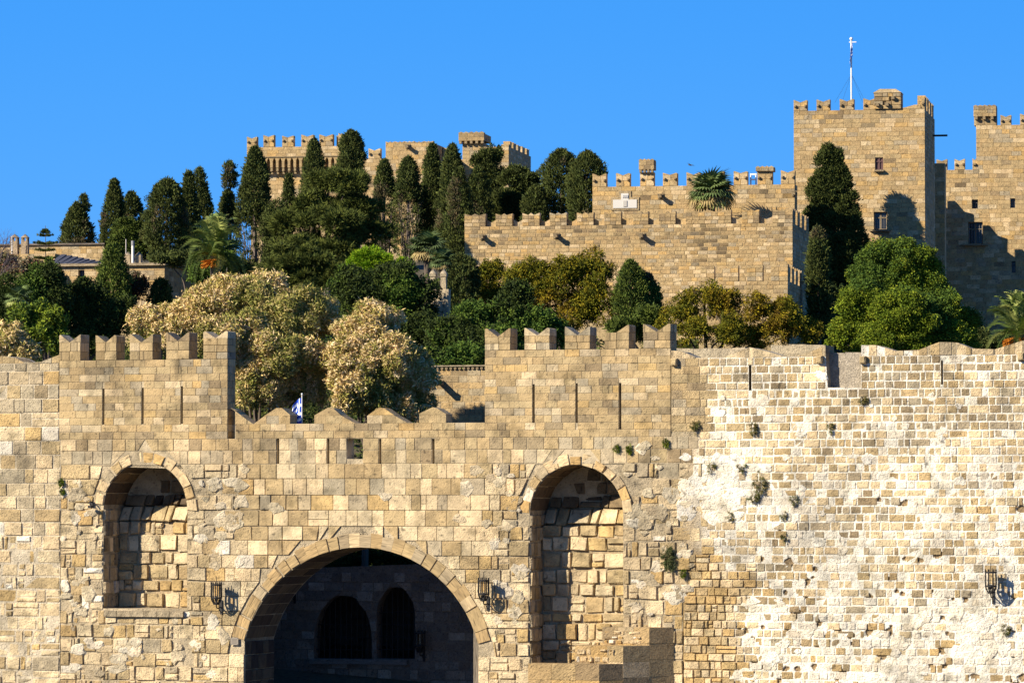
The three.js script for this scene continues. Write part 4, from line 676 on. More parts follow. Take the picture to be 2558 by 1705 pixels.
{ // shaded stair annex between the great tower and the far wing, with a mostly hidden crenellated parapet added to shade the wing
  const f = FI, root = f.place(thing('palace_annex', 'narrow shaded annex beside the great tower, with an added parapet that shades the far wing', 'annex', 'hilltop palace towers and walls')), M = new Masonry(root, palaceMat, 80), xr2 = f.x(2357, 520), L = 13, yt = f.y(512, 2357);
  const mp = (s, y, d) => [xr2 + d, y, s]; slab(poly(rectPts(xr2 - .6, xr2 - .03, 9, yt)), L, L, PALM, palaceMat, root);
  coursed(M, mp, steps(f.y(800, 2357), yt, .34), () => [.05, L], () => ({ w: [.6, 1.1], gap: .014, col: palTone }));
  for (let s = 0; s + 1.25 < L; s += 2.15) merlon(M, mp, s + .75, s + 2.0, yt, yt + .95, { thick: .55, kind: 'swallow', course: .34, sw: .6, notch: .3, col: palTone });
  const zf = L, k0 = f.x(2322, 420, zf), k1 = f.x(2361, 420, zf); slab(poly(rectPts(k0, k1, 9, f.y(408, 2350, zf))), 1.2, zf + .2, PALM, palaceMat, root, 'stair_turret'); coursed(M, (x, y, d) => [x, y, zf + .21 + d], steps(f.y(800, 2350, zf), f.y(408, 2350, zf), .32), () => [k0, k1], () => ({ w: [.4, .8], gap: .012, col: palTone })); M.done();
}
{ // carved marble panel on the upper curtain
  const root = FE.place(thing('marble_panel', 'white marble coat-of-arms panel in a stepped stone frame', 'relief')), m = plainMat([.56, .53, .47], .6), fr = coloredStone([.46, .36, .21]);
  const B = (n, a, b, c, d, z, mat, dz = .06) => { const x0 = FE.x(a, d), x1 = FE.x(b, d), y0 = FE.y(d, a), y1 = FE.y(c, a); return box(root, n, x1 - x0, y1 - y0, dz, (x0 + x1) / 2, (y0 + y1) / 2, z, mat); };
  B('frame', 1527, 1597, 493, 525, .03, fr); B('frame', 1546, 1577, 477, 493, .032, fr); B('panel', 1532, 1591.5, 499, 520, .075, m); B('panel', 1552, 1571, 483, 499, .077, m); B('shield', 1558, 1567, 501, 516, .12, plainMat([.42, .39, .34], .6)); for (let i = 0; i < 3; i++) B('shield_charge', 1556 + i * 5, 1559 + i * 5, 487, 494, .12, plainMat([.5, .48, .45], .5));
}
{ // wall behind the low middle parapet, with a dentilled tile top
  const f = new Frame(1150, 198, 19), root = f.place(thing('inner_wall', 'inner wall with a dentilled top behind the low parapet', 'wall')), x0 = f.x(1040, 960), x1 = f.x(1330, 960), yt = f.y(922, 1150), M = new Masonry(root, stoneMat(.03, 2.4), 120);
  slab(poly(rectPts(x0, x1, 1, yt)), .8, -.02, MORTAR, palaceMat, root); coursed(M, flat, steps(f.y(1200, 1150), yt, .3), () => [x0, x1], () => ({ w: [.35, .85], gap: .014, rough: .2, uneven: .01, col: () => tone([['tan', 40], ['dark', 16], ['grey', 20], ['pale', 10]]) })); M.done();
  for (let x = x0; x < x1; x += .22) box(root, 'dentil', .12, .12, .16, x, yt + .06, .02, coloredStone([.45, .35, .22])); box(root, 'coping', x1 - x0, .07, .95, (x0 + x1) / 2, yt + .16, -.32, coloredStone([.5, .42, .28]));
  const [sx, sy] = f.pt(1103, 957); const sp = f.place(thing('water_spout', 'spout on the inner wall casting a long diagonal shadow', 'spout', 'stone spouts on the palace walls')); box(sp, 'trough', .24, .2, 1.0, sx, sy, .5, coloredStone([.4, .31, .18]), 0, .05); box(sp, 'lip', .28, .05, .2, sx, sy + .1, .92, coloredStone([.4, .31, .18]));
}
// ---------- flagpole, flags, small things on the palace ----------
const flagCloth = (() => { const c = document.createElement('canvas'); c.width = 270; c.height = 180; const g = c.getContext('2d'); for (let i = 0; i < 9; i++) { g.fillStyle = i % 2 ? '#f4f6fa' : '#0b46b4'; g.fillRect(0, i * 20, 270, 20); } g.fillStyle = '#0b46b4'; g.fillRect(0, 0, 100, 100); g.fillStyle = '#f4f6fa'; g.fillRect(40, 0, 20, 100); g.fillRect(0, 40, 100, 20); const t = new THREE.CanvasTexture(c); t.colorSpace = THREE.SRGBColorSpace; return t; })();
const clothMat = new THREE.MeshStandardMaterial({ map: flagCloth, roughness: .8, side: THREE.DoubleSide });
const white = plainMat([.75, .75, .74], .5);
function drape(w, h, hang) { // cloth hanging in folds from its hoist
  const g = new THREE.PlaneGeometry(w, h, 24, 16), p = g.attributes.position; for (let i = 0; i < p.count; i++) { const u = p.getX(i) / w + .5, v = p.getY(i) / h + .5; p.setXYZ(i, -u * w * hang[0] * (1 - .25 * v) , (v - 1) * h - u * u * w * hang[1], Math.sin(u * 9 + v * 1.5) * .12 * u + Math.sin(u * 4) * .08 * u); } g.computeVertexNormals(); return g;
}
{
  const root = GF.place(thing('national_flag', 'blue and white striped flag drooping behind the low parapet', 'flag')), z = -1.1, [x, yt] = GF.pt(754, 984, z), y0 = GF.y(1075, 754, z);
  tube(root, 'pole', [[x, y0 - 1.2, z], [x, yt, z]], .028, plainMat([.6, .55, .48], .5), 2, 7); part(root, 'finial', new THREE.SphereGeometry(.045, 8, 6), white).position.set(x, yt, z); part(root, 'cloth', drape(1.5, 1.1, [.42, .4]), clothMat).position.set(x - .02, yt - .16, z + .02);
  const f = FH, r2 = f.place(thing('flagpole', 'tall white flagpole with a furled flag on the great tower', 'flagpole')), zz = -2, [fx, ft] = f.pt(2127, 97, zz), fb = f.y(290, 2127, zz);
  tube(r2, 'pole', [[fx, fb, zz], [fx, ft, zz]], .055, white, 2, 8); part(r2, 'finial', new THREE.SphereGeometry(.12, 8, 6), white).position.set(fx, ft, zz); part(r2, 'flag', drape(1.1, .9, [.2, .7]), clothMat).position.set(fx + .1, f.y(108, 2127, zz), zz + .1); const cr = part(r2, 'crossarm', new THREE.BoxGeometry(.5, .06, .06), white); cr.position.set(fx + .1, f.y(105, 2127, zz), zz);
  const gy = f.y(185, 2127, zz); for (const px of [2086, 2104, 2156, 2163]) tube(r2, 'guy_wire', [[fx, gy, zz], [f.x(px, 250, zz), f.y(256, px, zz), zz]], .006, iron, 2, 4);
  const r3 = FE.place(thing('pipe_frame', 'white pipe frame standing between two merlons', 'frame')), a = FE.x(1876, 440, -.9), b = FE.x(1889, 440, -.9), y1 = FE.y(435, 1880, -.9), yb = FE.y(470, 1880, -.9); tube(r3, 'post', [[a, yb, -.9], [a, y1, -.9]], .05, white, 2, 6); tube(r3, 'post', [[b, yb, -.9], [b, y1, -.9]], .05, white, 2, 6); box(r3, 'rail', b - a + .1, .1, .1, (a + b) / 2, y1, -.9, white); box(r3, 'rail', b - a, .08, .08, (a + b) / 2, y1 - .35, -.9, white);
}
{ // a gull gliding above the curtain wall
  const p = at(1725, 412, 262), root = thing('bird', 'small dark bird gliding in the sky above the curtain wall', 'bird'); root.position.copy(p); root.rotation.set(.2, .6, -.35);
  const g = new Geo(), c = [.05, .05, .06], q = (a, b, d, e) => g.quad(a, b, d, e, c, [0, 0], [1, 0], [1, 1], [0, 1]); for (const s of [-1, 1]) { q([0, .02, -.06], [s * .17, .07, -.09], [s * .17, .065, .04], [0, .02, .08]); q([s * .17, .07, -.09], [s * .36, .02, .05], [s * .35, .018, .07], [s * .17, .065, .04]); }
  const body = new THREE.SphereGeometry(1, 10, 8).toNonIndexed(); body.scale(.045, .045, .17); coloured(body, c); const tail = new THREE.ConeGeometry(.05, .12, 6).toNonIndexed(); tail.rotateX(-Math.PI / 2); tail.scale(1, .3, 1); tail.translate(0, 0, .2); coloured(tail, c); const head = new THREE.SphereGeometry(.04, 8, 6).toNonIndexed(); head.translate(0, .015, -.17); coloured(head, c);
  part(root, 'body', mergeGeometries([g.build(), body, tail, head]), new THREE.MeshStandardMaterial({ vertexColors: true, roughness: .8, side: THREE.DoubleSide }));
}
// ---------- houses on the slope at the left ----------
{
  const f = new Frame(270, 262, 12), h = fort({ f, name: 'stone_house', cat: 'house', x0: 128, x1: 411, top: 664, ref: 270, bot: 14, vis: 800, depth: 8.3, ch: .3, limit: 90, label: 'flat-roofed stone house with a white flue, below the left cypresses', windows: [[195, 210, 674, 693]], extra(M, root, { x0, x1, yt }) {
    box(root, 'cornice', x1 - x0 + .2, .16, .35, (x0 + x1) / 2, yt + .08, .06, coloredStone([.52, .42, .27])); box(root, 'flat_roof', x1 - x0, .1, 8, (x0 + x1) / 2, yt + .02, -4.2, coloredStone([.3, .27, .22])); box(root, 'side_cornice', .3, .14, 8.2, x1 + .02, yt + .07, -4.2, coloredStone([.4, .33, .22]));
    tube(root, 'flue', [[f.x(331, 630, -1), yt, -1], [f.x(331, 602, -1), f.y(603, 331, -1), -1]], .085, plainMat([.72, .68, .62], .5), 2, 10); part(root, 'flue_cap', new THREE.CylinderGeometry(.1, .1, .3, 10), plainMat([.25, .25, .25])).position.set(f.x(331, 602, -1), f.y(607, 331, -1), -1);
    for (const [a, b] of [[312, 327], [339, 353]]) { const xa = f.x(a, 640, -1.4), xb = f.x(b, 640, -1.4), y1 = f.y(640, a, -1.4), cx = (xa + xb) / 2; box(root, 'chimney', xb - xa, y1 - yt + .1, .4, cx, (y1 + yt) / 2, -1.4, coloredStone([.5, .4, .26])); const c = part(root, 'chimney_cap', new THREE.ConeGeometry((xb - xa) * .78, .25, 4), coloredStone([.45, .36, .24])); c.rotation.y = Math.PI / 4; c.position.set(cx, y1 + .17, -1.4); }
    tube(root, 'post', [[f.x(314, 640, -2), yt, -2], [f.x(314, 600, -2), f.y(597, 314, -2), -2]], .03, plainMat([.5, .45, .4]), 2, 5);
  } });
  const f2 = new Frame(80, 284, 10); fort({ f: f2, name: 'terrace_wall', cat: 'wall', x0: -60, x1: 262, top: 612, ref: 100, bot: 18, vis: 700, depth: 1.2, limit: 100, side: false, label: 'long garden wall with a dark coping behind the twin chimneys', extra(M, root, { x0, x1, yt }) { box(root, 'coping', x1 - x0, .1, 1.4, (x0 + x1) / 2, yt + .05, -.55, coloredStone([.28, .24, .2])); } });
  const f3 = new Frame(60, 276, 10); fort({ f: f3, name: 'stone_house', cat: 'house', x0: -60, x1: 137, top: 634, ref: 60, bot: 16, vis: 740, depth: 6, limit: 100, label: 'rough-rendered house with twin pyramid-capped chimneys at the left edge', extra(M, root, { yt }) {
    for (const [a, b] of [[27, 45], [54, 70]]) { const z = -.8, xa = f3.x(a, 600, z), xb = f3.x(b, 600, z), y1 = f3.y(602, a, z), cx = (xa + xb) / 2, w = xb - xa, m = coloredStone([.46, .36, .24]); box(root, 'chimney', w, y1 - yt, w, cx, (y1 + yt) / 2, z, m); for (const [dx, dz] of [[-1, -1], [1, -1], [-1, 1], [1, 1]]) box(root, 'chimney_post', w * .25, .22, w * .25, cx + dx * w * .36, y1 + .11, z + dz * w * .36, m); const c = part(root, 'chimney_cap', new THREE.ConeGeometry(w * .8, .26, 4), m); c.rotation.y = Math.PI / 4; c.position.set(cx, y1 + .35, z); }
    tube(root, 'pipe', [[f3.x(29, 634, .1), yt - .5, .1], [f3.x(29, 590, .1), f3.y(590, 29, .1), .1]], .03, white, 2, 5);
  } });
  // dark lean-to roof behind the front house
  const r = f.place(thing('lean_to_roof', 'dark slate lean-to roof behind the flat-roofed house', 'roof')), yb = f.y(659, 180, -4), ya = f.y(632, 130, -7); const slate = plainMat([.055, .055, .065], .7), xa = f.x(128, 640, -5), xb = f.x(258, 650, -5);
  const n = 9; for (let i = 0; i < n; i++) { const a = lerp(xa, xb, i / n), b = lerp(xa, xb, (i + 1) / n), sl = lerp(1, .25, (i + .5) / n), m = part(r, 'slate_course', new THREE.BoxGeometry(b - a - .02, .08, 3.2), slate); m.position.set((a + b) / 2, yb - .1 + (ya - yb) * .5 * sl, -5.4); m.rotation.x = -.22 - .0 * i; m.rotation.x = Math.atan2((ya - yb) * sl, 3) * 1; }
}
{ // paired finials on a garden wall
  const f = new Frame(1095, 228, 14), r = f.place(thing('garden_wall', 'garden wall with two notched stone finials among the palms', 'wall')), m = coloredStone([.55, .46, .31]), x0 = f.x(1060, 720), x1 = f.x(1120, 720), yt = f.y(722, 1095); box(r, 'wall_body', x1 - x0, 4, .5, (x0 + x1) / 2, yt - 2, -.25, m);
  for (const px of [1079, 1106]) { const x = f.x(px, 700), y1 = f.y(690, px); box(r, 'post', .28, y1 - yt, .28, x, (y1 + yt) / 2, -.25, m); box(r, 'finial', .36, .16, .36, x, y1 + .08, -.25, m); const c = part(r, 'finial_cap', new THREE.ConeGeometry(.26, .3, 4), m); c.rotation.y = Math.PI / 4; c.position.set(x, y1 + .3, -.25); }
}
// ---------- planting ----------
const leafMat = new THREE.MeshPhysicalMaterial({ roughness: .8, specularIntensity: .25, side: THREE.DoubleSide }), bark = plainMat([.10, .075, .055], .95), paleBark = plainMat([.155, .12, .095], .95);
const bladeGeo = (list) => { const p = []; for (const [a, b, c, d] of list) { p.push(...a, ...b, ...c); if (d) p.push(...a, ...c, ...d); } const g = new THREE.BufferGeometry(); g.setAttribute('position', new THREE.Float32BufferAttribute(p, 3)); g.computeVertexNormals(); return g; };
const V = (x, y, z) => new THREE.Vector3(x, y, z), unit = () => { let v; do v = V(rr(-1, 1), rr(-1, 1), rr(-1, 1)); while (v.lengthSq() > 1 || v.lengthSq() < .01); return v.normalize(); };
function tuft(kind) { // a unit sprig growing along +y
  const L = []; const n = { leaf: 16, scale: 22, droop: 18, spike: 20, round: 18 }[kind];
  for (let i = 0; i < n; i++) {
    let c, dir, len, wid;
    if (kind === 'scale') { dir = V(rr(-.75, .75), 1, rr(-.75, .75)).normalize(); c = V(rr(-.4, .4), rr(-.3, .35), rr(-.4, .4)); len = rr(.22, .5); wid = len * .38; }
    else if (kind === 'spike') { dir = V(rr(-.9, .9), 1, rr(-.9, .9)).normalize(); c = V(rr(-.25, .25), rr(-.1, .2), rr(-.25, .25)); len = rr(.4, .85); wid = .085; }
    else if (kind === 'droop') { dir = V(rr(-.6, .6), rr(-1, .35), rr(-.6, .6)).normalize(); c = V(rr(-.5, .5), rr(-.2, .4), rr(-.5, .5)); len = rr(.3, .6); wid = len * .27; }
    else if (kind === 'round') { dir = unit(); c = unit().multiplyScalar(rr(.2, .5)); len = rr(.2, .32); wid = len * .62; }
    else { dir = unit(); dir.y = Math.abs(dir.y) * .6 + .1; dir.normalize(); c = unit().multiplyScalar(rr(.1, .55)); len = rr(.24, .42); wid = len * .45; }
    const s = V().crossVectors(dir, unit()).normalize().multiplyScalar(wid / 2), m = c.clone().addScaledVector(dir, len * .5), e = c.clone().addScaledVector(dir, len); L.push([c.toArray(), m.clone().add(s).toArray(), e.toArray(), m.clone().sub(s).toArray()]);
  }
  return bladeGeo(L);
}
const TUFT = {}; for (const k of ['leaf', 'scale', 'droop', 'spike', 'round']) TUFT[k] = [tuft(k), tuft(k), tuft(k)];
const Yup = V(0, 1, 0);
class Crown {
  constructor(kind, name = 'crown') { this.kind = kind; this.name = name; this.b = [[], [], []]; }
  add(p, dir, size, col) { this.b[Math.floor(rnd() * 3)].push([p, dir, size, col]); }
  build(root, origin) {
    const q = new THREE.Quaternion(), q2 = new THREE.Quaternion(), m = new THREE.Matrix4(), c = new THREE.Color();
    this.b.forEach((l, k) => {
      if (!l.length) return; const im = new THREE.InstancedMesh(TUFT[this.kind][k], leafMat, l.length); im.name = this.name; im.castShadow = im.receiveShadow = true; im.userData.kind = 'stuff';
      l.forEach(([p, d, s, col], i) => { q.setFromUnitVectors(Yup, d); q2.setFromAxisAngle(Yup, rnd() * 6.28); q.multiply(q2); m.compose(p.clone().sub(origin), q, V(s, s, s)); im.setMatrixAt(i, m); c.setRGB(...col); im.setColorAt(i, c); }); root.add(im);
    });
  }
}
const G = { deadSpray: [[.13, .10, .05], [.10, .085, .04], [.08, .09, .03]], cyp: [[.065, .08, .02], [.086, .104, .024], [.045, .058, .015]], cypLight: [[.11, .145, .024], [.086, .118, .02], [.062, .086, .018]], pine: [[.095, .115, .024], [.13, .15, .03], [.06, .076, .017]], dark: [[.04, .058, .013], [.06, .085, .015], [.028, .042, .011]], bright: [[.14, .19, .012], [.105, .15, .011], [.20, .235, .018], [.07, .105, .010]], lime: [[.20, .33, .012], [.26, .36, .015], [.15, .27, .012]], bush: [[.07, .12, .018], [.05, .09, .015], [.10, .15, .02]],
  beige: [[.70, .515, .245], [.62, .46, .19], [.74, .56, .31], [.42, .34, .10], [.32, .29, .07]], beigeG: [[.22, .22, .045], [.16, .17, .04], [.36, .31, .09], [.48, .38, .15]], autumn: [[.23, .16, .010], [.17, .13, .009], [.30, .23, .012], [.12, .095, .010], [.16, .10, .012]], autumnG: [[.11, .115, .009], [.15, .135, .009], [.21, .17, .010], [.075, .08, .008]], brown: [[.17, .10, .015], [.12, .075, .012], [.22, .15, .016]], yellowG: [[.20, .25, .02], [.12, .17, .02], [.07, .11, .02]] };
const leafCol = (list, k = .16) => vary(pick(list), k);
const mPer = z => z / FOCAL;
function trunkGeo(from, to, r0, r1, bend = .15, n = 7) { const pts = [from]; for (let i = 1; i < n; i++) { const t = i / n; pts.push(from.clone().lerp(to, t).add(V(rr(-1, 1) * bend, 0, rr(-1, 1) * bend))); } pts.push(to); const g = new THREE.TubeGeometry(new THREE.CatmullRomCurve3(pts), 14, 1, 7), p = g.attributes.position, nn = 8; const cv = new THREE.CatmullRomCurve3(pts); for (let i = 0; i <= 14; i++) { const c = cv.getPointAt(i / 14), r = lerp(r0, r1, i / 14); for (let j = 0; j < nn; j++) { const k = i * nn + j; p.setXYZ(k, c.x + (p.getX(k) - c.x) * r, c.y + (p.getY(k) - c.y) * r, c.z + (p.getZ(k) - c.z) * r); } } g.computeVertexNormals(); return g; }
// columnar evergreens: px centre, top and bottom rows, half width px, depth
function cypress(label, px, top, bot, hw, z, o = {}) {
  const base = at(px, bot, z), H = at(px, top, z).y - base.y, R = hw * 1.16 * mPer(z), gy = groundY(base.x, -z), root = thing('cypress_tree', label, 'tree', 'cypresses on the slope'); root.position.set(base.x, gy, -z); const O = root.position;
  const cr = new Crown(o.kind ?? 'scale'), pal = o.pal ?? G.cyp, sd = rnd() * 99, size = o.size ?? .42, pf = o.profile ?? (t => Math.pow(1 - Math.pow(t, o.p ?? 2.2), o.q ?? .75) * (.72 + .28 * Math.min(1, t * 4 + .35)));
  const area = 2 * Math.PI * R * H * .75, n = Math.round(area * (o.dens ?? 46));
  for (let i = 0; i < n; i++) {
    const t = rnd(), a = rnd() * 6.283, y = t * H, lump = .72 + .54 * noise3(Math.cos(a) * 1.9 + sd, y * 1.25 * (o.lump ?? .95), Math.sin(a) * 1.9 + sd) - .22 * noise3(Math.cos(a) * 5, y * 2.5 + sd, Math.sin(a) * 5), rad = pf(t) * R * lump, k = rnd() < .7 ? rr(.86, 1.06) : rnd() < .16 ? rr(1.06, 1.3) : rr(.45, .85);
    if (o.bare && t < o.bare && rnd() < .72) continue; if (o.gap && noise3(a * 1.2 + sd, y * .8, 3) < o.gap) continue;
    const p = V(base.x + Math.cos(a) * rad * k, base.y + y, -z + Math.sin(a) * rad * k), d = V(Math.cos(a) * .7, o.up ?? 1, Math.sin(a) * .7).normalize(); cr.add(p, d, size * rr(.7, 1.3), noise3(p.x * .8, p.y * .5, p.z * .8 + sd) > .74 ? leafCol(G.deadSpray) : leafCol(pal, .24));
  }
  cr.build(root, O);
  const tr = trunkGeo(V(0, -.3, 0), V(0, base.y - gy + H * .8, 0), R * .16 + .06, .05, .06); part(root, 'trunk', tr, o.bare ? paleBark : bark);
  if (o.bare) { const L = []; for (let i = 0; i < 16; i++) { const a = rnd() * 6.28, b = V(Math.cos(a) * .25, Math.max(0, base.y - gy - .5), Math.sin(a) * .25), e = V(Math.cos(a) * R * rr(.4, .95), base.y - gy + H * o.bare * rr(.7, 1.25), Math.sin(a) * R * rr(.4, .95)); L.push(trunkGeo(b, e, .045, .015, .1, 4)); } part(root, 'bare_stems', mergeGeometries(L), paleBark, 'stuff'); }
  return root;
}
// broad crowns from lobes given in pixels: [px, py, rx, ry, depth offset]
function broad(name, label, z, lobes, o = {}) {
  const px = lobes[0][0], foot = at(px, 1000, z), gy = groundY(foot.x, -z), root = thing(name, label, o.cat ?? 'tree', o.group ?? 'garden trees below the palace'); root.position.set(foot.x, gy, -z); const O = root.position;
  const cr = new Crown(o.kind ?? 'leaf'), s = mPer(z), pal = o.pal ?? G.dark, size = o.size ?? .4, cs = lobes.map(([x, y, rx, ry, dz = 0]) => ({ c: at(x, y, z).add(V(0, 0, dz)), rx: rx * s, ry: ry * s }));
  const small = []; for (const l of cs) { small.push({ ...l, rx: l.rx * (o.core ?? .76), ry: l.ry * (o.core ?? .76), core: 1 }); const n = o.sub ?? 12; for (let i = 0; i < n; i++) { const d = unit(); if (d.z < -.3) d.z *= -1; if (d.y < -.5) d.y *= -.5; const k = rr(...(o.subR ?? [.22, .44])); small.push({ c: l.c.clone().add(V(d.x * l.rx * .78, d.y * l.ry * .78, d.z * l.rx * .72)), rx: l.rx * k, ry: l.ry * k * (o.tier ?? 1.05) }); } }
  small.forEach((l, li) => {
    const area = 4 * Math.PI * Math.pow((Math.pow(l.rx * l.rx, 1.6) + 2 * Math.pow(l.rx * l.ry, 1.6)) / 3, 1 / 1.6), n = Math.round(area * (o.dens ?? 26) * (l.core ? .55 : 1)), sd = rnd() * 50;
    for (let i = 0; i < n; i++) {
      const d = unit(); if (d.z < -.55 && rnd() < .6) continue; const lum = .72 + .5 * noise3(d.x * 2.6 * l.rx + sd, d.y * 2.6 * l.ry, d.z * 2.6 * l.rx) * (o.lumpy ?? 1), k = (rnd() < .7 ? rr(.88, 1.08) : rr(.4, .88)) * lum;
      const p = V(l.c.x + d.x * l.rx * k, l.c.y + d.y * l.ry * k, l.c.z + d.z * l.rx * .9 * k); if (o.gap && noise3(p.x * .9 + 7, p.y * .9, p.z * .9) < o.gap) continue;
      const dir = V(d.x, d.y * .8 + (o.up ?? .35), d.z).normalize(), n3 = noise3(p.x * .5, p.y * .5, p.z * .5 + 9), pp = o.pal2 && n3 + rr(-.12, .12) + (o.mixY ? (p.y - l.c.y) / l.ry * o.mixY : 0) < (o.mix ?? .45) ? o.pal2 : pal; cr.add(p, dir, size * rr(.7, 1.3), leafCol(l.core && o.corePal ? o.corePal : pp));
    }
  });
  cr.build(root, O);
  const L = [trunkGeo(V(0, -.4, 0), cs[0].c.clone().sub(O), (o.tr ?? .2), .07, .2)]; const mid = cs[0].c.clone().sub(O); mid.y = Math.max(.3, mid.y * .55); for (const l of cs.slice(1)) L.push(trunkGeo(V(mid.x * .5, mid.y, mid.z * .5), l.c.clone().sub(O), .09, .03, .15, 5)); part(root, 'trunk', mergeGeometries(L), o.bark ?? bark);
  if (o.twigs) { const W = []; for (let i = 0; i < o.twigs; i++) { const l = pick(cs), d = unit(); d.z = Math.abs(d.z); const e = l.c.clone().add(V(d.x * l.rx * 1.02, d.y * l.ry * 1.02, d.z * l.rx)).sub(O), b = l.c.clone().lerp(e.clone().add(O), .35).sub(O); W.push(trunkGeo(b, e, .022, .008, .12, 4)); } part(root, 'twigs', mergeGeometries(W), o.twigMat ?? paleBark, 'stuff'); }
  return root;
}
// --- skyline cypresses, left to right
cypress('broad dark cypress standing alone behind the left house wall, tufted top', 190, 512, 650, 43, 285, { p: 1.7, q: .8 }).name;
cypress('thin twisted leader growing from the lone broad cypress', 207, 490, 530, 12, 285.5, { p: 2 });
cypress('slender cypress touching its twin, taller of the pair behind the white flue', 284, 453, 640, 33, 284, { p: 1.6, q: .85 });
cypress('ragged cypress, shorter of the pair behind the white flue', 328, 484, 640, 30, 287, { p: 3, gap: .26 });
broad('garden_tree', 'rounded light-green juniper in front of the cypress pair', 281, [[318, 582, 34, 34], [306, 612, 34, 36], [334, 622, 30, 32]], { kind: 'scale', pal: G.cypLight, dens: 30 });
cypress('massive blunt-topped cypress, widest on the left skyline', 416, 451, 655, 46, 280, { p: 5, q: .7 });
cypress('dark low cypress wedged left of the massive one', 378, 540, 650, 26, 283, { p: 2 });
cypress('narrow pointed cypress right of the massive blunt one', 470, 433, 645, 27, 285, { p: 1.8, q: .8 });
cypress('sparse cypress with a tufted leader, left of the bare-stemmed giant', 508, 470, 650, 30, 288, { p: 2.4, gap: .3 });
cypress('little tufted leader standing above the sparse cypress', 498, 424, 480, 13, 288, { p: 3, gap: .2 });
cypress('wispy cypress with a bare neck and a small dark head', 568, 478, 640, 32, 290, { p: 2, gap: .3, bare: .35 });
cypress('small dark head on a bare stalk against the sky', 573, 407, 470, 15, 290, { p: 4, gap: .15 });
cypress('giant cypress with a mop head and long bare grey stems', 636, 372, 690, 43, 270, { p: 2.6, q: .7, bare: .42, lump: .6 });
cypress('thin dark spire in front of the machicolated tower', 721, 440, 540, 15, 300, { p: 1.4 });
cypress('flat-topped columnar cypress covering the corner of the machicolated tower', 878, 331, 560, 27, 300, { p: 9, q: .6, lump: .5, dens: 60 });
cypress('bulbous cypress top rising over the great pine', 784, 352, 530, 26, 292, { p: 2.4, lump: .6 });
cypress('rusty-stemmed cypress left of the square zigzag tower', 960, 403, 640, 26, 288, { p: 4, bare: .6 });
cypress('grey-stemmed cypress in front of the square zigzag tower', 1020, 396, 640, 31, 286, { p: 4, q: .65, bare: .55 });
cypress('tall tapering cypress at the right corner of the square zigzag tower', 1080, 365, 620, 31, 290, { p: 1.7, q: .7 });
cypress('tall cypress standing before the slim corbelled turret', 1130, 366, 660, 36, 284, { p: 2.6, q: .8 });
cypress('narrow cypress hanging beside the bastion corner', 1148, 425, 660, 27, 278, { p: 4, gap: .18 });
broad('garden_tree', 'cloud-shaped conifer hiding the foot of the corbelled turret', 291, [[1225, 395, 30, 30], [1213, 418, 26, 26], [1232, 450, 30, 40], [1190, 405, 17, 17], [1228, 500, 34, 40]], { kind: 'scale', pal: G.cyp, dens: 34, gap: .2 });
cypress('twin-pointed cypress before the cloud-shaped conifer', 1196, 420, 560, 27, 284, { p: 3 });
broad('garden_tree', 'dense dome-shaped conifer above the left end of the bastion', 288, [[1294, 462, 54, 42], [1270, 510, 50, 44], [1330, 500, 38, 44], [1295, 540, 60, 30]], { kind: 'scale', pal: G.cyp, dens: 34 });
cypress('short cypress right of the dome-shaped conifer', 1338, 467, 570, 30, 284, { p: 3 });
cypress('big bushy cypress, left of the pair above the bastion', 1402, 378, 590, 46, 286, { p: 5, q: .6, lump: .7 });
cypress('big bushy cypress, right of the pair beside the marble panel', 1467, 383, 590, 46, 283, { p: 5, q: .6, lump: .7 });
// --- around the great tower
{ const lobes = [[2078, 640, 60, 60]]; for (let i = 0; i < 44; i++) { const t = Math.pow((i + .5) / 44, 1.25), h = 6 + 88 * Math.pow(t, .75), sgn = [-1, 1, 0, .6, -.6][i % 5]; lobes.push([2077 + sgn * h + rr(-5, 5), 384 + t * 390 + rr(-8, 8), 13 + 28 * t, 22 + 22 * t]); }
  broad('cypress_tree', 'tall conical cypress casting its shadow on the great tower', 279.6, lobes, { kind: 'scale', pal: [[.055, .07, .016], [.075, .092, .02], [.04, .053, .013]], dens: 30, size: .44, sub: 6, subR: [.3, .5], up: 1, group: 'cypresses on the slope' }); }
cypress('slim dark column cypress at the foot of the great tower', 2046, 572, 830, 24, 256, { p: 4, q: .6, lump: .5, dens: 60 });
broad('garden_tree', 'huge rounded bright-green tree beside the far palace wing', 238, [[2235, 650, 105, 68], [2200, 700, 100, 70], [2290, 720, 95, 80], [2165, 770, 90, 70, 2], [2250, 790, 110, 70, 3], [2340, 790, 90, 70, 1], [2390, 810, 60, 50], [2130, 840, 75, 60, 2], [2230, 860, 110, 60, 3], [2340, 860, 100, 60, 2]], { kind: 'round', pal: G.bright, core: .68, sub: 20, subR: [.14, .30], dens: 36, size: .4, lumpy: 1.15, pal2: G.bush, mix: .38 });
// --- central conifers
broad('pine_tree', 'great irregular pine with pale limbs in front of the machicolated tower', 262, [[818, 455, 46, 34], [870, 468, 56, 40, 1], [784, 515, 54, 38], [900, 520, 60, 36], [740, 560, 60, 40], [830, 560, 90, 50, 1], [920, 585, 60, 46], [760, 630, 80, 60], [850, 640, 80, 60, 1]], { kind: 'spike', pal: G.pine, core: .5, sub: 16, subR: [.2, .42], tier: .62, dens: 26, size: .46, gap: .2, tr: .3, bark: paleBark, twigs: 26, twigMat: plainMat([.26, .21, .16], .95) });
broad('pine_tree', 'lower pine spreading under the great one, left of the lime-green tree', 252, [[730, 640, 60, 50], [790, 680, 70, 50], [710, 690, 50, 44], [850, 690, 60, 44]], { kind: 'spike', pal: G.pine, core: .5, sub: 16, subR: [.2, .42], tier: .62, dens: 26, size: .44, gap: .2, bark: paleBark, twigs: 12 });
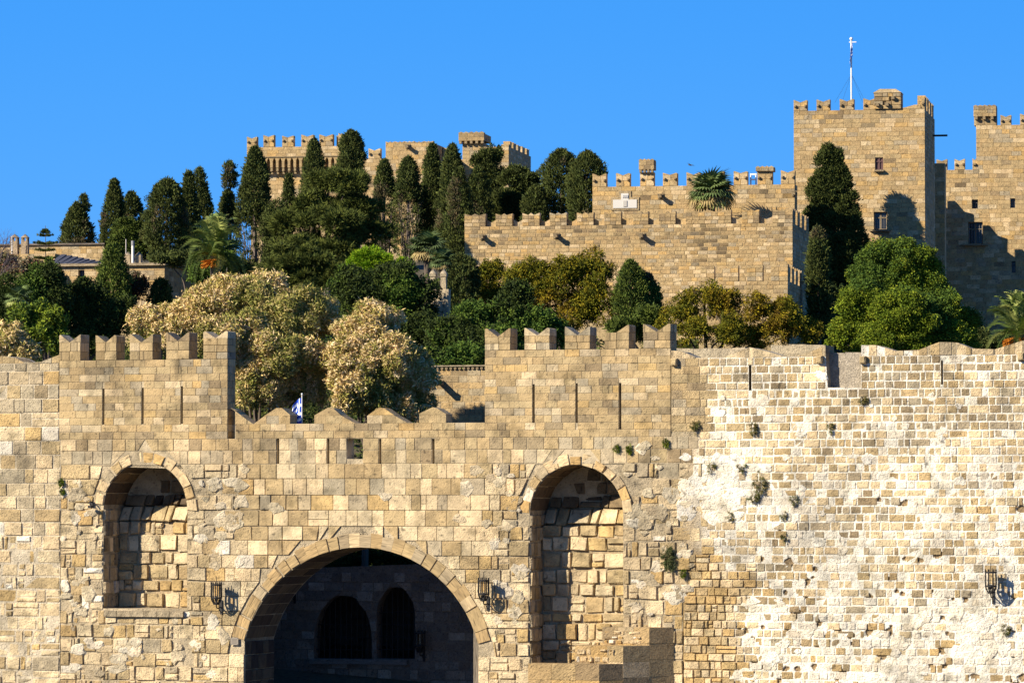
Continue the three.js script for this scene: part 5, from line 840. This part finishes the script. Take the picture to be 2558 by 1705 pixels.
broad('garden_tree', 'small lime-green umbrella pine glowing among dark trees', 236, [[912, 648, 36, 28], [950, 655, 26, 22], [890, 662, 24, 24], [925, 672, 44, 22]], { kind: 'spike', pal: G.lime, dens: 60, size: .32 });
broad('garden_tree', 'tiny lime-green tree top beside the fan palms', 232, [[1002, 662, 16, 15], [1010, 680, 14, 12]], { kind: 'spike', pal: G.lime, dens: 60, size: .3 });
broad('garden_tree', 'broad dark tree filling the slope below the lime-green pine', 226, [[980, 740, 80, 66], [900, 740, 80, 60], [1040, 760, 66, 66], [940, 810, 90, 60], [1030, 840, 80, 60, 1], [1000, 690, 50, 36], [870, 700, 46, 36]], { pal: G.dark, pal2: G.bush, mix: .35, dens: 24, size: .42 });
broad('garden_tree', 'dark evergreen mass between the giant cypress and the pines', 268, [[690, 560, 40, 60], [700, 640, 44, 60], [660, 690, 60, 30], [600, 690, 60, 40]], { pal: G.cyp, dens: 22 });
cypress('squat dark cypress in front of the bastion corner', 1150, 640, 790, 42, 240, { p: 5, q: .6, lump: .8 });
cypress('three-headed green cypress in front of the bastion, behind the turret', 1575, 655, 850, 42, 236, { p: 3, pal: G.cypLight, lump: .7 });
cypress('side head of the three-headed cypress, lower and to the right', 1618, 690, 850, 34, 236.5, { p: 3, pal: G.cypLight, lump: .7 });
broad('garden_tree', 'low rounded foot of evergreen right of the three-headed cypress', 233, [[1628, 800, 40, 40], [1560, 820, 40, 30]], { kind: 'scale', pal: G.cypLight, dens: 30 });
// --- autumn trees under the bastion
broad('autumn_tree', 'olive-green autumn tree in front of the bastion left end', 243, [[1225, 690, 42, 40], [1215, 740, 46, 40], [1260, 740, 40, 36]], { pal: G.autumnG, dens: 26, size: .36, gap: .22, twigs: 6 });
broad('autumn_tree', 'large golden-brown autumn tree under the middle spout', 238, [[1400, 700, 70, 62], [1470, 680, 62, 50], [1330, 700, 60, 52], [1500, 760, 56, 70, 1], [1420, 780, 80, 60], [1320, 760, 66, 50], [1290, 700, 36, 30]], { pal: G.autumn, pal2: G.autumnG, mix: .6, dens: 24, size: .36, gap: .26, twigs: 22, twigMat: paleBark });
broad('autumn_tree', 'wide sparse bronze tree in front of the low outwork', 232, [[1760, 760, 70, 50], [1850, 770, 80, 50], [1700, 800, 60, 50], [1940, 790, 70, 46], [1800, 830, 90, 46, 1], [1900, 850, 80, 40], [1990, 830, 60, 44], [1690, 850, 50, 36]], { pal: G.autumn, pal2: G.autumnG, mix: .55, dens: 20, size: .36, gap: .3, twigs: 26, twigMat: paleBark });
broad('garden_tree', 'dense green tree in front of the golden-brown one, left of the gate turret', 222, [[1180, 800, 76, 46], [1260, 790, 70, 46], [1320, 820, 70, 56], [1140, 850, 70, 60, 1], [1230, 860, 90, 60, 1], [1380, 840, 50, 40], [1290, 740, 40, 40]], { pal: G.bush, pal2: G.dark, mix: .42, dens: 24, size: .42 });
// --- pale flowering trees just behind the gate
const bz = { core: .66, corePal: G.beigeG, sub: 20, subR: [.17, .33], kind: 'droop', pal: G.beige, pal2: G.beigeG, dens: 40, size: .36, up: .1, lumpy: 1.1 };
broad('flowering_tree', 'largest pale tree with beige flower sprays behind the low parapet', 192, [[640, 770, 110, 80], [540, 770, 90, 66], [730, 790, 100, 80, 1], [590, 850, 110, 80, 2], [700, 890, 110, 80, 2], [800, 800, 50, 60], [640, 960, 80, 90, 2], [760, 960, 70, 90, 1], [480, 790, 60, 50], [660, 710, 60, 34], [570, 720, 50, 34]], { ...bz, mix: .44 });
broad('flowering_tree', 'rounded pale tree with pinkish sprays, left of the inner wall', 190, [[920, 830, 100, 66], [880, 890, 80, 70, 1], [960, 900, 100, 80, 1], [1020, 950, 86, 80], [900, 980, 90, 80, 1], [1000, 1010, 90, 60], [920, 780, 46, 30]], { ...bz, mix: .45 });
broad('flowering_tree', 'low pale shrub behind the smaller turret merlons', 200, [[420, 800, 66, 40], [360, 800, 44, 36], [390, 840, 70, 50]], { ...bz, mix: .36 });
broad('flowering_tree', 'pale green-beige shrub at the left edge above the curtain wall', 196, [[20, 850, 54, 44], [-20, 880, 50, 40], [50, 880, 44, 34]], { ...bz, mix: .5 });
// --- left-hand garden
broad('garden_tree', 'leafy yellow-green tree above the wavy curtain wall', 205, [[110, 800, 50, 44], [100, 850, 70, 50], [60, 800, 46, 40], [150, 860, 40, 40]], { pal: G.yellowG, pal2: G.dark, mix: .5, dens: 22, size: .38, gap: .25 });
broad('garden_tree', 'dark broad tree at the left edge of the garden', 228, [[50, 730, 70, 50], [110, 700, 50, 46], [20, 780, 70, 50], [140, 740, 40, 50]], { pal: G.dark, pal2: G.bush, mix: .35, dens: 22 });
broad('garden_tree', 'dark laurel in front of the flat-roofed house', 230, [[210, 730, 50, 40], [190, 790, 56, 56], [250, 800, 60, 56], [310, 800, 46, 56], [230, 850, 80, 40]], { pal: G.dark, pal2: G.bush, mix: .3, dens: 24 });
cypress('yellowish cypress growing up the front of the flat-roofed house', 283, 612, 800, 36, 244, { p: 3.4, pal: G.cypLight, lump: .7 });
cypress('small pointed cypress at the corner of the flat-roofed house', 401, 700, 780, 24, 246, { p: 3 });
cypress('small yellow-green cypress at the left end of the flat-roofed house', 122, 650, 740, 18, 250, { p: 3, pal: G.cypLight });
broad('garden_shrub', 'red-leaved shrub between the house and the laurel', 246, [[340, 720, 30, 36], [318, 740, 26, 30]], { pal: [[.12, .03, .025], [.08, .05, .03], [.05, .06, .02]], dens: 22, gap: .3, cat: 'shrub', twigs: 8 });
broad('garden_shrub', 'pale blossoming shrub below the twin chimneys', 262, [[40, 680, 46, 26], [80, 670, 36, 24], [10, 660, 36, 24]], { pal: [[.30, .24, .14], [.16, .14, .06], [.10, .09, .04], [.22, .10, .06]], dens: 22, gap: .28, cat: 'shrub', twigs: 10 });
broad('garden_shrub', 'green hedge below the date palm', 246, [[560, 665, 50, 30], [520, 690, 50, 30], [600, 690, 40, 26]], { pal: G.bush, pal2: G.dark, dens: 24, cat: 'shrub' });
broad('garden_shrub', 'low dark hedge behind the left house side wall', 258, [[480, 650, 60, 26], [430, 645, 50, 20]], { pal: G.cyp, dens: 24, cat: 'shrub' });
broad('garden_shrub', 'green hedge above the inner wall', 208, [[1120, 900, 60, 40], [1180, 900, 50, 40], [1060, 910, 50, 44]], { pal: G.bush, pal2: G.dark, dens: 26, cat: 'shrub' });
broad('garden_shrub', 'dark hedge at the foot of the far palace wing', 262, [[2460, 860, 60, 40], [2420, 850, 40, 40], [2520, 870, 60, 40]], { pal: G.cyp, dens: 22, cat: 'shrub' });
broad('garden_shrub', 'leafy branches hanging in the shade seen through the arch', 192, [[800, 1395, 110, 46], [960, 1390, 110, 40], [1080, 1420, 70, 40]], { pal: G.dark, dens: 30, cat: 'shrub' });
{ // bare tree at the left edge
  const z = 250, b = at(-10, 690, z), gy = groundY(b.x, -z), root = thing('bare_tree', 'leafless purple-grey tree at the left edge of the skyline', 'tree'); root.position.set(b.x, gy, -z); const L = [], top = at(10, 520, z).y - gy; L.push(trunkGeo(V(0, -.3, 0), V(.1, top * .7, 0), .12, .05, .1));
  const br = (p, d, l, r, k) => { const e = p.clone().addScaledVector(d, l); L.push(trunkGeo(p, e, r, r * .5, .05 * l, 3)); if (k) for (let i = 0; i < 4; i++) br(p.clone().lerp(e, rr(.4, 1)), d.clone().add(unit().multiplyScalar(.75)).add(V(.1, .2, 0)).normalize(), l * rr(.5, .75), r * .5, k - 1); };
  for (let i = 0; i < 5; i++) br(V(.05, top * rr(.45, .72), 0), V(rr(-.4, .9), 1, rr(-.4, .4)).normalize(), rr(.9, 1.4), .035, 3); part(root, 'trunk', mergeGeometries(L), plainMat([.12, .09, .09], .9));
  // young araucaria with flat tiers
  const z2 = 252, c = at(112, 640, z2), g2 = groundY(c.x, -z2), r2 = thing('araucaria_tree', 'young araucaria with flat tiers of branches beside the garden wall', 'tree'); r2.position.set(c.x, g2, -z2); const O = r2.position, topY = at(113, 563, z2).y; part(r2, 'trunk', trunkGeo(V(0, -.3, 0), V(0, topY - g2, 0), .06, .015, .02), bark); const cr = new Crown('spike');
  for (const [py, r] of [[575, 6], [580, 9], [588, 18], [608, 28], [625, 22], [645, 24]]) { const y = at(112, py, z2).y, R = r * mPer(z2); for (let i = 0; i < 40 + r * 4; i++) { const a = Math.floor(rnd() * 6) / 6 * 6.28 + rr(-.12, .12), k = rnd(); cr.add(V(c.x + Math.cos(a) * R * k, y + k * k * .12 * R - .02, -z2 + Math.sin(a) * R * k), V(Math.cos(a), .5, Math.sin(a)).normalize(), .2, leafCol(G.pine)); } } cr.build(r2, O);
}
// --- palms: every frond is a leaf of its own
function frondGeo(L, arch, droop, leaflet) {
  const p = [], tri = (a, b, c) => p.push(...a.toArray(), ...b.toArray(), ...c.toArray()), N = 22, pos = t => V(0, Math.sin(t * 1.5) * L * arch - t * t * L * droop, t * L * (1 - .25 * t * droop)), P = [];
  for (let i = 0; i <= N; i++) P.push(pos(i / N)); for (let i = 0; i < N; i++) { const w = .03 * (1 - i / N) + .008, a = P[i], b = P[i + 1]; tri(a.clone().add(V(-w, 0, 0)), a.clone().add(V(w, 0, 0)), b.clone().add(V(w, 0, 0))); tri(a.clone().add(V(-w, 0, 0)), b.clone().add(V(w, 0, 0)), b.clone().add(V(-w, 0, 0))); }
  for (let i = 3; i <= N; i++) for (const s of [-1, 1]) for (let k = 0; k < 2; k++) { const t = (i - k * .5) / N, a = pos(t), l = leaflet * Math.sin(Math.PI * Math.min(.97, t * .86 + .12)) * rr(.85, 1.1), d = V(s * .8, rr(.05, .4), .55).normalize(), e = a.clone().addScaledVector(d, l).add(V(0, -l * .25, 0)), w = V(0, .02, .035); tri(a.clone().sub(w), a.clone().add(w), e); }
  const g = new THREE.BufferGeometry(); g.setAttribute('position', new THREE.Float32BufferAttribute(p, 3)); g.computeVertexNormals(); return g;
}
function fanGeo(petiole, R) { const p = [], tri = (a, b, c) => p.push(...a.toArray(), ...b.toArray(), ...c.toArray()), c = V(0, 0, petiole); tri(V(-.025, 0, 0), V(.025, 0, 0), c); for (let i = 0; i < 18; i++) { const a = lerp(-2.2, 2.2, i / 17), r = R * (.75 + .25 * Math.cos(a * .7)) * rr(.9, 1.08), d = V(Math.sin(a), 0, Math.cos(a)), m = c.clone().addScaledVector(d, r * .55).add(V(0, .05, 0)), e = c.clone().addScaledVector(d, r).add(V(0, -r * .28, 0)), s = V(Math.cos(a), 0, -Math.sin(a)).multiplyScalar(R * .075); tri(c, m.clone().add(s), m.clone().sub(s)); tri(m.clone().add(s), e, m.clone().sub(s)); } const g = new THREE.BufferGeometry(); g.setAttribute('position', new THREE.Float32BufferAttribute(p, 3)); g.computeVertexNormals(); return g; }
const palmMats = [[.14, .20, .035], [.19, .25, .05], [.29, .32, .08], [.09, .145, .025]].map(c => plainMat(c, .75)), fanMats = [[.085, .125, .03], [.11, .155, .035], [.06, .09, .022]].map(c => plainMat(c, .75)), dryMat = plainMat([.30, .22, .08], .8), orangeMat = plainMat([.62, .22, .015], .7);
function palm(name, label, px, py, z, R, n, fan, o = {}) {
  const c = at(px, py, z), gy = groundY(c.x, -z), root = thing(name, label, 'palm', 'palms in the palace gardens'); root.position.set(c.x, gy, -z); const h = c.y - gy, s = mPer(z), L = R * s; part(root, 'trunk', trunkGeo(V(0, -.3, 0), V(0, h, 0), L * .11 + .08, L * .1 + .06, .04), bark);
  const kinds = fan ? [fanGeo(L * .45, L * .6), fanGeo(L * .5, L * .55)] : [frondGeo(L, .75, .35, L * .3), frondGeo(L, .5, .6, L * .28), frondGeo(L, .35, .9, L * .28)];
  for (let i = 0; i < n; i++) { const t = i / n, az = i * 2.4 + rr(-.2, .2), el = lerp(1.25, fan ? -.75 : -.35, Math.pow(t, .8)), m = part(root, 'frond', pick(fan ? kinds : t < .4 ? [kinds[0]] : t < .7 ? [kinds[0], kinds[1]] : [kinds[1], kinds[2]]), fan && t > .72 ? (rnd() < .6 ? dryMat : palmMats[2])         : pick(fan ? fanMats : palmMats)); m.position.set(0, h, 0); m.rotation.set(-el, az, rr(-.25, .25), 'YXZ'); const k = rr(.85, 1.1); m.scale.set(k, k, k); }
  for (let i = 0; i < (o.fruit ?? 0); i++) { const a = rr(.2, 2.9) , g = []; for (let k = 0; k < 26; k++) { const b = V(0, 0, 0), e = V(Math.cos(a) * L * .32 + rr(-.22, .22), -L * .12 + rr(-.35, .1), Math.abs(Math.sin(a)) * L * .38 + rr(-.2, .2)); g.push(trunkGeo(b, e, .02, .035, .03, 3)); } part(root, 'fruit_stalks', mergeGeometries(g), orangeMat).position.set(0, h - .1, 0); }
  return root;
}
palm('date_palm', 'date palm with orange fruit stalks beside the flat-roofed house', 538, 640, 243, 104, 64, false, { fruit: 3 });
palm('date_palm', 'date palm with orange fruit stalks at the right edge, above the tower top', 2545, 835, 214, 105, 48, false, { fruit: 4 });
palm('fan_palm', 'shaggy fan palm in front of the upper curtain wall', 1778, 482, 273.5, 68, 56, true);
palm('fan_palm', 'dark green fan palm left of the bastion corner', 1068, 622, 246, 56, 34, true);
palm('fan_palm', 'small fan palm in front of the dark one, near the finials', 1105, 655, 240, 42, 26, true);
palm('fan_palm', 'short fan palm at the left garden edge', 45, 745, 222, 40, 22, true);
// --- wall plants and undergrowth
function wallPlant(map, label, r, pal, n, kind = 'spike') { const root = thing('wall_plant', label, 'plant', 'plants rooted in the wall joints'), c = GF.world(...map), cr = new Crown(kind); root.position.copy(c); for (let i = 0; i < n; i++) { const d = unit(); d.z = Math.abs(d.z); cr.add(V(c.x + d.x * r * rr(.2, 1) * .8, c.y + d.y * r * 1.15 * rr(.2, 1) - r * .2, c.z + d.z * r * .5 * rnd()), V(d.x, d.y * .6 - .1, d.z + .3).normalize(), rr(.12, .22), leafCol(pal)); } cr.build(root, c); tube(root, 'stem', [[0, 0, -.15], [0, -.02, r * .3]], .02, bark, 3, 5); }
{
  const w = [[1672, 1392, .5, 'large caper bush hanging beside the tall niche', 260], [1737, 1060, .26, 'grass tuft at the seam of turret and pitted tower', 60], [1883, 1068, .27, 'grass tuft in a gap of the pitted tower below its arrow slit', 70], [2074, 1068, .18, 'small sprig below the broken crenel', 30], [2157, 998, .2, 'small weed at the top of the pitted tower', 36], [1900, 1205, .42, 'wiry weed patch in the middle of the pitted tower', 90], [1885, 1240, .3, 'dry clump under the wiry weed patch', 60], [1985, 1245, .2, 'sprig right of the wiry weed patch', 30], [1780, 1165, .2, 'sprig in the white lime patch of the tower', 30], [1852, 1165, .22, 'dry sprig right of the white lime patch', 30], [1825, 1290, .18, 'weed at the base line of the lime patch', 24], [1958, 1285, .18, 'green sprig on the ledge line of the tower', 26], [1959, 1340, .2, 'olive tuft below the ledge line of the tower', 26], [2515, 1570, .26, 'green weed low at the right edge of the tower', 40]];
  for (const [px, py, r, l, n] of w) { const [s, y] = towerS(px, py, .05); wallPlant(towerMap(s, y, .05), l, r, px === 1672 ? [[.12, .15, .05], [.09, .115, .04], [.17, .18, .08]] : [[.17, .15, .04], [.12, .14, .035], [.2, .16, .06]], Math.round(n * .6)); }
  for (const [px, py, r, l] of [[1540, 1119, .14, 'little green plant under the right turret slit row'], [1572, 1121, .13, 'little green plant beside the first one under the turret'], [1664, 1104, .15, 'green sprig at the right turret corner'], [151, 1203, .12, 'green sprig at the seam of curtain wall and gate'], [155, 1227, .1, 'second sprig lower on the seam of the curtain wall'], [1512, 1650, .12, 'green weed on the rubble tread of the buttress'], [1706, 1432, .14, 'leafy sprig below the caper bush']]) wallPlant([...GF.pt(px, py, .05), .05], l, r, G.bright, 26);
}
{
  const root = thing('undergrowth', 'dark shrubby undergrowth covering the slope between the walls', 'undergrowth', null, 'stuff'), cr = new Crown('leaf', 'ground_foliage');
  for (let i = 0; i < 26000; i++) { const z = 186 + 100 * Math.pow(rnd(), .8), px = rr(-120, 2680), x = (px - CX) * mPer(z), y = groundY(x, -z); if (z < 197 && px > 560 && px < 1260) continue; if (z < 192) continue; const b = noise2(x * .35, z * .35); cr.add(V(x, y + b * 1.5 * rnd() + .1, -z), V(rr(-.5, .5), 1, rr(-.5, .5)).normalize(), rr(.5, 1.0), leafCol(b > .5 ? G.dark : G.cyp, .25)); }
  cr.build(root, root.position);
}
scene.updateMatrixWorld(true);
renderer.render(scene, camera);
